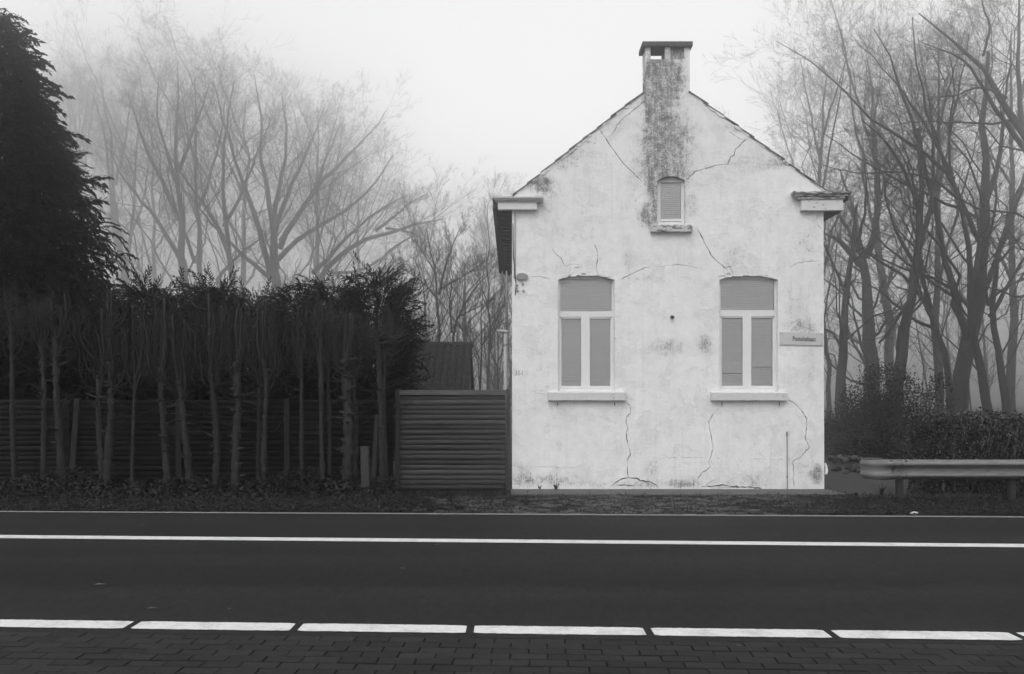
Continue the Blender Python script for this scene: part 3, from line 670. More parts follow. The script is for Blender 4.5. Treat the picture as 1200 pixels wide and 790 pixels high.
def text(name, body, cx, cz, width, y, m, parent, xs=1.0, off=.0, rot=0.0):
    cu = bpy.data.curves.new('t', 'FONT'); cu.body = body; cu.size = 1; cu.offset = off; cu.resolution_u = 3; cu.extrude = .004; cu.align_x = 'CENTER'
    to = bpy.data.objects.new('t', cu); COL.objects.link(to); dg = bpy.context.evaluated_depsgraph_get(); dg.update()
    me = bpy.data.meshes.new_from_object(to.evaluated_get(dg)); bpy.data.objects.remove(to); me.name = name
    co = np.array([v.co[:] for v in me.vertices]); w_ = co[:, 0].max()-co[:, 0].min(); s = width/w_
    hgt = s*xs
    cxm = (co[:, 0].max()+co[:, 0].min())/2; czm = .33
    for v in me.vertices:
        x, z = (v.co.x-cxm)*s, (v.co.y-czm)*hgt; v.co = (cx+x+z*0, y-v.co.z*.2, cz+z-x*rot)
    return link(name, me, m, parent)
x, z = gp(608, 437.2); text('house_number', '351', x, z, .125, HD-.002, M['bracket'], house, 1.15, .0)
# street name sign
sx0, sz0 = gp(938.9, 397)
sign = thing('street_sign', (sx0, HD, sz0), 'pale street name plate reading Postelsebaan on the right edge of the white gable', 'sign')
pl = MB(); a0, a1, b1, b0 = gp(913.6, 389.2), gp(964.3, 390.6), gp(964.3, 405), gp(913.6, 404)
pl.prism_xz([a0, b0, b1, a1], HD-.022, HD-.004); link('plate', pl.mesh('plate'), M['signplate'], sign)
tx, tz = gp(941.8, 397.3); text('lettering', 'Postelsebaan', tx, tz, .388, HD-.0235, M['ink'], sign, 1.55, .014, .02)
for p in ((916, 391.4), (962, 392.2), (916, 402.4), (962, 403.4)): x, z = gp(*p); link('screw', MB().tube([(x, HD-.02, z), (x, HD-.027, z)], .008, 6).mesh('screw'), M['bolt'], sign)
# ------------------------------------------------------------------ fences
def board_mesh(L, h, name='board'):
    """feather-edged board: thick lower edge standing proud, a few bends along it"""
    n = 6; V = []; Fq = []
    for i in range(n+1):
        x = -L/2+L*i/n; d = R(-.003, .003); e = R(-.0025, .0025)
        V += [(x, -.001, -h/2+e), (x, -.015+d*.6, -h/2+.005+e), (x, -.012+d*.6, h/2-.012+e), (x, .008, h/2+e)]
    for i in range(n):
        for k in range(4): Fq.append((4*i+k, 4*i+4+k, 4*i+4+(k+1) % 4, 4*i+(k+1) % 4))
    Fq += [(3, 2, 1, 0), (4*n, 4*n+1, 4*n+2, 4*n+3)]
    return mesh_np(name, V, [Fq])
FY = 14.75
def fence_panel(parent, px0, px1, py_top, py_bot, Y, nb, mat, meshes):
    (xa, _, zt), (xb, _, zb) = W(px0, py_top, Y), W(px1, py_bot, Y); h = (zt-zb)/nb
    for i in range(nb):
        o = piece('board', random.choice(meshes), parent, ((xa+xb)/2, Y+R(-.009, .009), zb+h*(i+.5)+R(-.006, .006)), (R(-.03, .03), R(-.004, .004), R(-.003, .003)), ((xb-xa)/2.0, 1, h/.1))
Xf = W(300, 470, FY)[0]
fence = thing('wooden_fence', (Xf, FY, 0), 'long dark fence of horizontal boards behind the row of lopped trunks', 'fence')
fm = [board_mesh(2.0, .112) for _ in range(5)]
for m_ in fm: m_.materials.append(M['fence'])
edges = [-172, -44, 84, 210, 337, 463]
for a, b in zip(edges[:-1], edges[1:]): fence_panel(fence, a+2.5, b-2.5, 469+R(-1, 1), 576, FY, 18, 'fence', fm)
for i, e in enumerate(edges[:-1]):
    (x, _, z) = W(e, 467, FY-.03)
    mb = MB().box(-.045, .045, -.04, .04, -.1, z); o = link('post', mb.mesh('post'), M['post']); o.parent = fence; o.location = (x-Xf, -.03, 0); o.rotation_euler = (0, (.07 if e == 84 else R(-.008, .008)), 0)
# leaning sticks against the fence
o = link('prop_stick', MB().tube([W(437, 566, FY-.25), W(442.5, 486, FY-.08)], .05, 6).mesh('prop_stick'), M['post'], fence)
GX = W(530, 470, HD)[0]
panel = thing('fence_panel', (GX, HD, 0), 'taller greyish board panel with a pale cap rail, between the fence and the white house', 'fence panel')
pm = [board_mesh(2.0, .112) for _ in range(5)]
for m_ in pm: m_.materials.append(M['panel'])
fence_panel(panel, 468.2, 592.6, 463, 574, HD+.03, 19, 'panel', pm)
(xa, _, zt), (xb, _, zb) = W(466, 457.2, HD), W(593, 462.8, HD)
link('cap_rail', MB().box(xa, xb, HD-.02, HD+.09, zb, zt).mesh('cap_rail'), M['cap'], panel)
for p0, p1, t in ((463.4, 468, 456.6), (593.2, 598.2, 456.2)):
    (xa, _, zt), (xb, _, _) = W(p0, t, HD-.04), W(p1, t, HD-.04); link('post', MB().box(xa, xb, HD-.04, HD+.06, -.1, zt).mesh('post'), M['post'], panel)

# ------------------------------------------------------------------ branches, grown level by level
def resample(pts, n):
    P = np.array(pts, float); d = np.r_[0, np.cumsum(np.linalg.norm(np.diff(P, axis=0), axis=1))]; t = np.linspace(0, d[-1], n)
    # smooth by Catmull-Rom on the polyline
    Q = np.stack([np.interp(t, d, P[:, k]) for k in range(P.shape[1])], -1)
    for _ in range(2): Q[1:-1] = .25*Q[:-2]+.5*Q[1:-1]+.25*Q[2:]
    return Q
def spawn(P, Rd, k, t0, t1, lenf, ang, up, n, jit, rf, minL=0.0, taper=.25, bend=.3, side=None):
    B, m, _ = P.shape
    t = (np.arange(k)[None]+rng.random((B, k)))/k*(t1-t0)+t0
    f = t*(m-1); i = np.minimum(f.astype(int), m-2); u = (f-i)[..., None]; bi = np.arange(B)[:, None]
    pos = P[bi, i]*(1-u)+P[bi, i+1]*u; T = norm(P[bi, i+1]-P[bi, i]); rad = Rd[bi, i]*(1-u[..., 0])+Rd[bi, i+1]*u[..., 0]
    L0 = np.linalg.norm(np.diff(P, axis=1), axis=2).sum(1)[:, None]
    L = np.maximum(L0*lenf*rng.uniform(.55, 1.2, (B, k))*(1.2-.75*t), minL)
    rv = rng.normal(size=(B, k, 3)); perp = norm(rv-(rv*T).sum(-1, keepdims=True)*T)
    a = ang*rng.uniform(.7, 1.25, (B, k))[..., None]
    d = T*np.cos(a)+perp*np.sin(a); d[..., 2] += up; d = norm(d)
    s = np.linspace(0, 1, n)[None, None, :, None]
    Q = pos[:, :, None]+d[:, :, None]*s*L[..., None, None]
    Q[..., 2] += bend*(s[..., 0]**2)*L[..., None]*.5
    Q[:, :, 1:] += rng.normal(size=(B, k, n-1, 3))*jit*L[..., None, None]*np.linspace(.5, 1, n-1)[None, None, :, None]
    r0 = rad*rf*rng.uniform(.7, 1, (B, k)); rr = r0[..., None]*np.linspace(1, taper, n)[None, None]
    return Q.reshape(-1, n, 3), rr.reshape(-1, n)

def tree(limbs, levels, minr=.006, k0=8):
    """limbs: (points3d, r0, r1). Returns trunk mesh arrays and crown arrays"""
    P = np.stack([resample(p, 12) for p, _, _ in limbs]); Rd = np.stack([np.linspace(a, b, 12) for _, a, b in limbs])
    Rd = np.maximum(Rd*(1+rng.normal(size=Rd.shape)*.03), minr)
    P[:, 1:-1] += rng.normal(size=P[:, 1:-1].shape)*.004*np.linalg.norm(P[:, -1]-P[:, 0], axis=1)[:, None, None]
    tv_, tf_ = tubes(P, Rd, k0); V = []; Fq = []; F3 = []; off = 0; cur = (P, Rd)
    for lv, kw in enumerate(levels):
        q = spawn(*cur, **kw); q = (q[0], np.maximum(q[1], minr))
        if q[0].shape[1] == 2: v, f = spikes(*q); F3.append(f+off)
        else: v, f = tubes(*q, 5 if lv == 0 else (4 if lv == 1 else 3)); Fq.append(f+off)
        V.append(v); off += len(v); cur = q
    return (tv_, tf_), (np.concatenate(V), [np.concatenate(Fq)]+([np.concatenate(F3)] if F3 else []))
def build_tree(name, base, limbs, levels, label, cat='tree', group=None, minr=.006, bark='bark', twig='twig', k0=8):
    (tv_, tf_), (cv, cf) = tree(limbs, levels, minr, k0)
    t = thing(name, base, label, cat, group)
    link('trunk', mesh_np('trunk', tv_, [tf_], True), M[bark], t); link('crown', mesh_np('crown', cv, cf), M[twig], t)
    return t
def pl3(pts, Y, slope=0.0, zig=0.0):
    """trace of a limb: pixel path taken to depth Y, leaning away or near by slope per metre of run"""
    out = []; run = 0; last = None
    for p in pts:
        q = Vector(W(p[0], p[1], Y))
        if last is not None: run += (q-last).length
        last = q; yy = Y+slope*run; out.append(W(p[0], p[1], yy))
    return out

# ------------------------------------------------------------------ row of lopped trunks along the fence
PB = [  # base px, base py, fork px, fork py, top py, width px, look
    (18, 569, 13, 384, 338, 5.5, 'thin lopped trunk with a bare upright pole on top, nearest the left edge'),
    (53, 562, 48, 398, 342, 6.0, 'lopped trunk with drooping side twigs, second from the left edge'),
    (69, 561, 68, 396, 340, 8.0, 'straight thick lopped trunk beside the leaning fence post'),
    (118, 558, 117, 440, 345, 6.5, 'slimmer trunk of the close pair with a broad fan of shoots'),
    (127, 563, 128, 424, 336, 8.0, 'thicker trunk of the close pair, forking into a tall broom of shoots'),
    (154, 557, 159, 440, 352, 4.0, 'thinnest pale lopped trunk, slanting, just right of the close pair'),
    (195, 563, 190, 432, 338, 7.5, 'lopped trunk in front of a fence post with a cup of bent shoots'),
    (221, 567, 213, 446, 345, 8.0, 'crooked lopped trunk whose low shoots curve out like a goblet'),
    (253, 573, 249, 434, 336, 7.5, 'lopped trunk carrying a small dried leaf clump, mid row'),
    (279, 572, 275, 424, 340, 9.5, 'stout lopped trunk with a dense brush of upright shoots, mid row'),
    (303, 568, 303, 440, 350, 5.0, 'dark thin lopped trunk half behind its paler neighbour'),
    (311, 571, 310, 432, 340, 6.5, 'pale lopped trunk with long slanting shoots, left of the middle fence post'),
    (355, 573, 352, 412, 352, 4.5, 'slender lopped trunk ending in a narrow two-pronged fork'),
    (380, 576, 374, 398, 342, 5.5, 'tall pole-like lopped trunk, taller of two growing together'),
    (386, 571, 384, 404, 352, 4.5, 'shorter dark pole-like trunk growing close against a taller one'),
    (405, 574, 407, 420, 356, 11.5, 'thickest lopped trunk, knobbly, just left of the stone post'),
    (416, 570, 414, 424, 360, 6.5, 'dark trunk close behind the thickest lopped trunk'),
    (446, 571, 445, 392, 374, 6.0, 'last lopped trunk of the row, right of the stone post'),
    (452, 568, 451, 396, 372, 4.5, 'dark slim trunk standing behind the last lopped trunk')]
for i, (bx0, by0, fx, fy, ty, wp, look) in enumerate(PB):
    Y = 14.15+(.35 if 'dark' in look or 'shorter' in look else 0)+R(-.06, .06); s = Y/F0; r = wp*s/2
    base = Vector(W(bx0, by0, Y)); base.z = 0; fork = Vector(W(fx, fy, Y)); top = Vector(W(fx+R(-1, 1), ty+6, Y))
    n = 44; P = []; Rr = []
    wob = [R(-.5, .5) for _ in range(8)]
    for k in range(n):
        u = k/(n-1); q = base.lerp(fork, u); q.x += r*.5*math.sin(u*4+wob[0]*6)+r*R(-.13, .13); q.y += r*.4*math.sin(u*5+wob[2]*6)+r*R(-.1, .1)
        P.append(q); Rr.append(r*(1.12-.26*u)*(1+R(-.2, .24))*(1.25 if u < .04 else 1)*(1.18 if u > .93 else 1))
    P[0].z = -.05
    tr = thing('pollarded_tree', (base.x, base.y, 0), look, 'tree', 'lopped trunks along the board fence')
    mb = MB().tube(P, Rr, 9); 
    # leaders above the fork, cut off short at the top
    lead = []; pole = 'pole' in look or 'prong' in look or 'slim' in look
    for k in range(2 if pole else int(R(2, 4))):
        e = Vector((top.x+R(-.16, .16)*(.5 if pole else 1), top.y+R(-.1, .1), top.z+R(-.38, .05))); q0 = P[-2].copy()
        mid = q0.lerp(e, .3); mid.x += (e.x-q0.x)*.75+R(-.03, .03); m2 = q0.lerp(e, .65); m2.x += (e.x-q0.x)*.35+R(-.03, .03)
        lead.append(([q0, mid, m2, e], r*R(.5, .75)))
    for pts, rr in lead:
        pp = resample([tuple(p) for p in pts], 12); mb.tube([tuple(p) for p in pp], [rr*(1-.45*i/11)*R(.85, 1.18) for i in range(12)], 6)
    for k in range(int(wp*3)):
        u = R(.1, 1.0); a = R(0, 2*math.pi); q = base.lerp(fork, u); d = Vector((math.cos(a), math.sin(a)*.8-.3, .2))
        mb.tube([q, q+d*(r*R(1.2, 2.1))], [r*R(.35, .7), r*.25], 5)
    link('trunk', mb.mesh('trunk', True), M['pollard_bark'], tr)
    sh = MB(); ns = int(5+wp*.9); fine = int(20+wp*4)
    for k in range(ns+fine):
        thick = k < ns
        if k % 3 < 2 or not thick: q = P[-1].lerp(P[int(n*.78)], random.random()**1.5)
        else: l = lead[k % len(lead)][0]; q = Vector(l[0]).lerp(Vector(l[-1]), R(.1, .8))
        if not thick and k % 2: l = lead[k % len(lead)][0]; q = Vector(l[0]).lerp(Vector(l[-1]), R(.0, .95))
        a = R(0, 2*math.pi); out = R(.06, .36) if thick else R(.05, .55); z1 = min(top.z+R(-.45, .15), q.z+R(.5, 1.5)); h = max(.15, z1-q.z)
        dx, dy = math.cos(a)*out, math.sin(a)*out*.7; j = lambda: R(-.03, .03); dip = R(-.08, .06)
        pts = [q, q+Vector((dx*.5+j(), dy*.5, h*dip)), q+Vector((dx*.95+j(), dy*.9, h*.16)), q+Vector((dx*1.1+2*j(), dy+j(), h*.4)), q+Vector((dx*R(.6, 1.25)+2*j(), dy+j(), h*.7)), q+Vector((dx*R(.3, 1.6)+R(-.12, .12), dy*1.1, h*R(.75, 1)))]
        rr = R(.007, .016) if thick else R(.003, .007); pp = resample([tuple(p) for p in pts], 9)
        sh.tube([tuple(p) for p in pp], [rr*(1-.55*i/8) for i in range(9)], 5 if thick else 3, False)
        if thick:
            for _ in range(3): i = int(R(3, 8)); p0 = Vector(pp[i]); sh.tube([p0, p0+Vector((R(-.1, .1), R(-.08, .08), R(.08, .2))), p0+Vector((R(-.16, .16), R(-.1, .1), R(.2, .45)))], [.006, .005, .002], 3, False)
    for k in range(int(3+wp*.9)):                  # dead side twigs low on the stem
        u = R(.45, .97); q = base.lerp(fork, u); sg = random.choice((-1, 1)); L = R(.18, .5)
        sh.tube([q, q+Vector((sg*L*.6, R(-.15, .1), L*R(-.1, .35))), q+Vector((sg*L, R(-.2, .1), L*R(.2, .8)))], [.009, .007, .004], 4, False)
    link('crown', sh.mesh('crown'), M['shoot'], tr)
    if 'leaf clump' in look:
        x, y, z = W(248, 390, Y-.1); ps = np.array([(x, y, z)])+rng.normal(size=(26, 3))*.03
        pv = np.array([(0, -.012, 0), (.05, 0, .012), (0, .012, 0), (-.02, 0, 0)]); v, f = scatter(pv, np.array([(0, 1, 2, 3)]), ps, rotmats(rng.uniform(0, 6.3, 26), rng.uniform(-1.5, 1.5, 26), rng.uniform(0, 6, 26), rng.uniform(.6, 1.2, 26)))
        link('leaf_clump', mesh_np('leaf_clump', v, [f]), M['stone'], tr)
# stone post by the verge
(xa, _, _), (xb, _, _) = W(424.2, 523, 13.75), W(433.8, 523, 13.75); zt = W(0, 523, 13.75)[2]
b = bmesh.new(); bmesh.ops.create_cube(b, size=1)
for v in b.verts: v.co = (v.co.x*(xb-xa)*(1 if v.co.z < 0 else .93), v.co.y*.13, (v.co.z+.5)*(zt+.08)-.08)
bmesh.ops.bevel(b, geom=list(b.edges), offset=.009, segments=2, affect='EDGES'); me = bpy.data.meshes.new('marker_post'); b.to_mesh(me); b.free()
o = link('marker_post', me, M['postconcrete']); o.location = ((xa+xb)/2, 13.75, 0); o.rotation_euler = (0, -.03, 0)
tag(o, 'short grey stone marker post standing on the verge before the lopped trunks', 'post')

# ------------------------------------------------------------------ conifers
def spray_proto(nb, L, droop, blade, wid, seed):
    """one frond: a curved rachis with flat blades either side, pointing along +x"""
    r = np.random.default_rng(seed); V = []; Fq = []
    def rach(t): return np.array([L*t*(1-.12*droop*t), 0, L*(.10*t-droop*t*t*.55)])
    for i in range(nb):
        t = (i+.6)/nb; p = rach(t); tg = rach(min(1, t+.05))-rach(t-.05); tg = tg/np.linalg.norm(tg)
        for s in (-1, 1):
            d = tg*.8+np.array([0, s*(.75-.3*t), r.uniform(-.2, .25)]); d /= np.linalg.norm(d); l = blade*(1-.45*t)*r.uniform(.7, 1.2)
            up = np.array([0, -d[2], d[1]])+np.array([0, 0, .5]); up /= np.linalg.norm(up); w_ = np.cross(d, up); w_ /= np.linalg.norm(w_)
            k = len(V); mid = p+d*l*.55; end = p+d*l+np.array([0, 0, -droop*l*.28]); V += [p, mid+w_*wid, end, mid-w_*wid]; Fq.append((k, k+1, k+2, k+3))
    k = len(V); tip = rach(1.0); a = rach(.75); V += [a, (a+tip)/2+np.array([0, wid, 0]), tip, (a+tip)/2-np.array([0, wid, 0])]; Fq.append((k, k+1, k+2, k+3))
    return np.array(V), np.array(Fq)
def conifer(name, base, prof, n, proto, label, mat, scale=(.7, 1.25), lift=(-.2, .35), inner=.62, group=None, stem=.12, bias=0.0, lump=.22, core=True, wind=0.0):
    """prof: (z, radius) outline; sprays fill the outer shell, pointing outwards"""
    zs = np.array([p[0] for p in prof]); rs = np.array([p[1] for p in prof])
    u = rng.random(n*3); z = zs[0]+(zs[-1]-zs[0])*u; r = np.interp(z, zs, rs); keep = rng.random(n*3) < (r+.15)/(rs.max()+.15); z, r = z[keep][:n], r[keep][:n]; m = len(z)
    th = rng.uniform(0, 2*np.pi, m)
    lum = 1+lump*(np.sin(th*3+z*1.7)*np.sin(z*2.9+th*2)+.6*np.sin(th*7-z*4.1)+.35*np.sin(z*8.3+th*5))+np.where(rng.random(m) < .06, rng.uniform(0, .22, m), 0)
    rr = r*lum*np.where(rng.random(m) < .22, rng.uniform(.1, inner, m), inner+(1-inner)*np.sqrt(rng.random(m)))
    pos = np.stack([np.cos(th)*rr+wind*(z-zs[0]), np.sin(th)*rr, z], -1)+np.array(base)
    if core:                               # dense inner sprays
        nc = m//3; ci = rng.integers(0, m, nc); q = rng.uniform(.15, .80, nc)*r[ci]; tc = rng.uniform(0, 2*np.pi, nc)
        pos = np.concatenate([pos, np.stack([np.cos(tc)*q+wind*(z[ci]-zs[0]), np.sin(tc)*q, z[ci]], -1)+np.array(base)]); th = np.concatenate([th, tc]); big = np.r_[np.ones(m), np.full(nc, 1.8)]; m += nc
    else: big = np.ones(m)
    V, Fq = [], []; off = 0
    pick = rng.integers(0, len(proto), m)
    Mx = rotmats(th+rng.normal(size=m)*.45, rng.uniform(lift[0], lift[1], m), rng.normal(size=m)*.5, rng.uniform(scale[0], scale[1], m)*big)
    for k, (pv, pf) in enumerate(proto):
        s = pick == k; v, f = scatter(pv, pf, pos[s], Mx[s]); V.append(v); Fq.append(f+off); off += len(v)
    t = thing(name, base, label, 'tree' if name == 'conifer_tree' else 'conifer', group)
    link('foliage', mesh_np('foliage', np.concatenate(V), [np.concatenate(Fq)]), M[mat], t)
    bx, by, bz = base
    top = zs[-1]*.96
    br = MB().tube([(bx, by, -.05), (bx+R(-.05, .05)+wind*top*.4, by, top*.5), (bx+wind*top, by, top)], [stem, stem*.7, .02], 7)
    for k in range(int(10+top*5)):
        zz = R(zs[0], top); a = R(0, 6.28); q = np.interp(zz, zs, rs)*.85; p0 = Vector((bx+wind*zz, by, zz-.1)); br.tube([p0, p0+Vector((math.cos(a)*q*.5, math.sin(a)*q*.5, .12)), p0+Vector((math.cos(a)*q, math.sin(a)*q, .05))], [stem*.25, stem*.15, .006], 4, False)
    link('trunk', br.mesh('trunk'), M['bark'], t)
    return t
weep = [spray_proto(9, .52, (.9, 1.2, .7, 1.0)[s], .16, .020, s) for s in range(4)]
upsw = [spray_proto(11, .38, (-.3, .1, .45, .8)[s], .10, .0072, 10+s) for s in range(4)]
CYc = 17.6; k = CYc/F0
prof = [(.2, 2.6), (2.2, 2.4), (3.6, 2.15), (5.0, 1.80), (6.2, 1.45), (7.2, 1.06), (8.2, .68), (8.9, .46), (9.3, .26), (9.5, .08)]
conifer('conifer_tree', (W(-6, 0, CYc)[0], CYc, 0), prof, 9500, weep, 'tall dark conifer with weeping sprays, taller than everything behind the fence', 'conifer', (.35, 1.1), (-.6, .6), .5, None, .22, 0, .17)
LB = [  # centre px, top py, half width px, Y, wind, look
    (95, 338, 52, 16.3, 0, 'dark hedge conifer under the tall weeping conifer, leftmost bush behind the fence'),
    (172, 327, 34, 16.2, 0, 'round-topped hedge conifer in the gap right of the tall weeping conifer'),
    (212, 342, 26, 16.5, 0, 'low hedge conifer between two round-topped ones behind the fence'),
    (247, 329, 24, 16.3, 0, 'narrow pointed hedge conifer behind the middle of the trunk row'),
    (294, 336, 34, 16.4, 0, 'broad ragged hedge conifer left of the middle fence post'),
    (345, 334, 34, 16.3, 0, 'broad flat-topped hedge conifer behind the middle fence post'),
    (388, 323, 30, 16.2, 0, 'hedge conifer with two spiky tips, left of the wind-swept end one'),
    (437, 320, 38, 16.0, .10, 'wind-swept hedge conifer with streaming branches at the right end')]
for cx, ty, hw, Y, wind, look in LB:
    s = Y/F0; x, _, zt = W(cx, ty, Y); zt -= .22; r = hw*s
    conifer('hedge_conifer', (x-wind*zt*.6, Y, 0), [(.3, r*.85), (1.3, r*1.05), (2.3, r*1.12), (3.0, r*.98), (zt-.45, r*.78), (zt-.15, r*.5), (zt, r*.18)], int(1250+r*1100), upsw, look, 'leylandii', (.5, 1.2), (-.25, .9), .5, 'clipped conifers behind the fence', .07, 0, .16, wind=wind)
# streaming lower arm of the end conifer
def arm(parent, pts, n, spread, sc):
    P = resample(pts, 20); i = rng.integers(0, 20, n); pos = P[i]+rng.normal(size=(n, 3))*spread
    d = P[np.minimum(i+1, 19)]-P[np.maximum(i-1, 0)]; yaw = np.arctan2(d[:, 1], d[:, 0])+rng.normal(size=n)*.5; pit = np.arctan2(d[:, 2], np.abs(d[:, 0]))+rng.normal(size=n)*.3
    v, f = scatter(upsw[0][0], upsw[0][1], pos, rotmats(yaw, pit, rng.normal(size=n)*.6, rng.uniform(sc*.7, sc*1.2, n)))
    link('branch', mesh_np('branch', v, [f]), M['leylandii'], parent)
endc = [o for o in bpy.data.objects if o.get('label', '').startswith('wind-swept')][0]
arm(endc, [W(440, 425, 15.9), W(458, 408, 15.7), W(475, 396, 15.6), W(489, 390, 15.6)], 170, .10, .8)
arm(endc, [W(440, 445, 15.9), W(455, 432, 15.8), W(468, 418, 15.7), W(478, 410, 15.6)], 120, .10, .8)
arm(endc, [W(445, 385, 15.9), W(460, 365, 15.8), W(470, 350, 15.8), W(478, 345, 15.8)], 130, .09, .8)
arm(endc, [W(432, 340, 15.9), W(444, 328, 15.8), W(455, 322, 15.8), W(461, 321, 15.8)], 90, .07, .7)

# ------------------------------------------------------------------ outbuilding behind the panel
SY = 24.0
shed = thing('shed', (W(505, 0, SY)[0], SY+2, 0), 'low outbuilding with a dark tiled roof seen over the fence panel', 'shed')
x0, x1 = W(438, 0, SY)[0], W(551.5, 0, SY)[0]; zr = W(0, 405, SY+1.7)[2]; ze = W(0, 461, SY)[2]
link('wall', MB().box(x0+.15, x1-.12, SY+.3, SY+3.6, -.05, ze+.02).prism_xz([(x0+.16, ze+.02), (x1-.13, ze+.02), (x1-.13, ze+.05), (x0+.16, ze+.05)], SY+.3, SY+3.6).mesh('wall'), M['shedwall'], shed)
gm = MB(); 
for xx in (x0+.2, x1-.25): gm.add([(xx, SY+.3, ze), (xx, SY+3.6, ze), (xx, SY+1.9, zr-.08), (xx+.1, SY+.3, ze), (xx+.1, SY+3.6, ze), (xx+.1, SY+1.9, zr-.08)], [(0, 1, 2), (3, 5, 4), (0, 3, 4, 1), (1, 4, 5, 2), (2, 5, 3, 0)])
link('gable', gm.mesh('gable'), M['shedwall'], shed)
V = []; F4 = []; nn = 0; cols = int((x1-x0)/.205)
for side in (0, 1):
    ya, yb = (SY, SY+1.9) if side == 0 else (SY+3.8, SY+1.9)
    for r in range(9):
        for c in range(cols):
            u0, u1 = r/9, (r+1.12)/9; xx = x0+c*.205; j = R(-.006, .006)
            for (xa, xb, h0, h1) in ((xx, xx+.07, .0, .075), (xx+.07, xx+.14, .075, .06), (xx+.14, xx+.21, .06, -.02)):
                p = lambda u, x, h: (x, ya+(yb-ya)*u, ze+(zr-ze)*u+h+j)
                V += [p(u0, xa, h0+.06), p(u0, xb, h1+.06), p(u1, xb, h1), p(u1, xa, h0), p(u0, xa, h0), p(u0, xb, h1)]; F4 += [(nn, nn+1, nn+2, nn+3), (nn+4, nn+5, nn+1, nn)]; nn += 6
o = link('roof_tiles', mesh_np('roof_tiles', V, [F4]), M['shedtile'], shed); o['kind'] = 'stuff'
rb = MB()
for c in range(8): a = x0+(x1-x0)*c/8; rb.tube([(a, SY+1.9, zr+.03), (a+(x1-x0)/8-.015, SY+1.9, zr+.045)], [.10, .09], 8)
link('ridge_tiles', rb.mesh('ridge_tiles'), M['shedtile'], shed)
# ------------------------------------------------------------------ bare trees in the fog
FINE = [dict(k=11, t0=.22, t1=1., lenf=.50, ang=.58, up=.24, n=7, jit=.022, rf=.42, bend=.18),
        dict(k=8, t0=.15, t1=1., lenf=.50, ang=.60, up=.20, n=5, jit=.028, rf=.45, bend=.16),
        dict(k=7, t0=.12, t1=1., lenf=.55, ang=.56, up=.18, n=3, jit=.035, rf=.5, bend=.12),
        dict(k=5, t0=.1, t1=1., lenf=.72, ang=.5, up=.14, n=2, jit=.03, rf=.6, bend=.08)]
def lv(*ks, upx=0.0, lens=None):
    out = [dict(a) for a in FINE]
    for a, k in zip(out, ks): a['k'] = k+(2 if a is out[0] else 0); a['up'] += upx
    if lens:
        for a, l in zip(out, lens): a['lenf'] = l
    return out[:len(ks)]
def px_tree(name, Y, limbs, label, levels, minr, cat='tree', group=None, k0=9, slope=.32, bark='bark', twig='twig'):
    if Y < 40 and group == GR: Y *= 1.6
    if group == GL: Y *= 1.18; limbs = [([(x, y if y > 330 else y+(330-y)*.13) for x, y in p], a, c) for p, a, c in limbs]
    s = Y/F0; L3 = []
    for i, (pts, w0, w1) in enumerate(limbs):
        sl = 0 if i == 0 else ((-1) ** i)*slope*R(.5, 1.2)
        L3.append(([Vector(p) for p in pl3(pts, Y, sl)], w0*s/2*(1.05 if i == 0 else (.86 if group == GR else .82)), w1*s/2*.55))
    if group == GR:
        levels = [dict(l) for l in levels]
        for l, du, da in zip(levels, (-.22, -.16, -.1, -.05), (.22, .16, .1, .1)): l['up'] += du; l['ang'] += da
        levels[0]['rf'] = .30; levels[0]['jit'] = .04; levels[1]['jit'] = .045
    if group == GL:
        levels = [dict(l) for l in levels]; levels[0]['rf'] = .30; levels[1]['rf'] = .38
        for l, du, da, jj in zip(levels, (-.06, -.14, -.14, -.1), (.1, .2, .2, .15), (.035, .05, .05, .04)): l['up'] += du; l['ang'] += da; l['jit'] = jj
    b = L3[0][0][0].copy(); 
    for p, _, _ in L3[:1]: p[0].z = min(p[0].z, -.3)
    L3 = [([tuple(q) for q in p], a, c) for p, a, c in L3]
    return build_tree(name, (b.x, b.y, 0), L3, levels, label, cat, group, minr*(.44 if group == GL else .48), bark, twig, k0)
GR = 'bare trees in the fog right of the house'; GL = 'bare trees in the fog behind the hedge'
# right of the house
px_tree('bare_tree', 37, [
    ([(1022, 520), (1021, 430), (1018, 380), (1016, 337), (1011, 307)], 21, 17),
    ([(1011, 312), (986, 284), (973, 275), (960, 271), (945, 280)], 10, 3), ([(1012, 308), (1005, 275), (1000, 245), (995, 230), (985, 200)], 10, 3),
    ([(1014, 302), (1018, 296), (1025, 273), (1030, 245), (1030, 214), (1022, 170), (1026, 130)], 11, 3), ([(1009, 300), (990, 262), (972, 235), (950, 222), (925, 225)], 6, 2)],
    'bare tree, thick trunk splitting like a candelabra, just right of the house', lv(8, 7, 5, 4), .007, group=GR)
px_tree('bare_tree', 46, [
    ([(983, 520), (983, 475), (987, 400), (992, 340), (1000, 290), (1004, 240)], 14, 6), ([(992, 345), (972, 300), (955, 262), (930, 230)], 5, 2), ([(998, 300), (1014, 260), (1016, 215), (1010, 160)], 5, 2), ([(987, 410), (978, 392), (968, 385), (955, 384)], 5, 2)],
    'fainter bare tree half hidden by the house corner, leaning right', lv(8, 7, 5, 4), .009, group=GR)
px_tree('bare_tree', 42, [
    ([(1046, 520), (1049, 436), (1064, 378), (1068, 348), (1078, 291), (1080, 223), (1076, 150)], 15, 7), ([(1066, 352), (1052, 372), (1040, 392), (1030, 402)], 6, 5), ([(1078, 290), (1092, 240), (1095, 180), (1088, 110)], 8, 2),
    ([(1079, 250), (1060, 200), (1040, 165), (1010, 140)], 7, 2), ([(1074, 310), (1054, 280), (1040, 245), (1034, 200)], 6, 2)],
    'bare tree whose trunk slants to the right behind the evergreen bush', lv(8, 7, 5, 4), .008, group=GR)
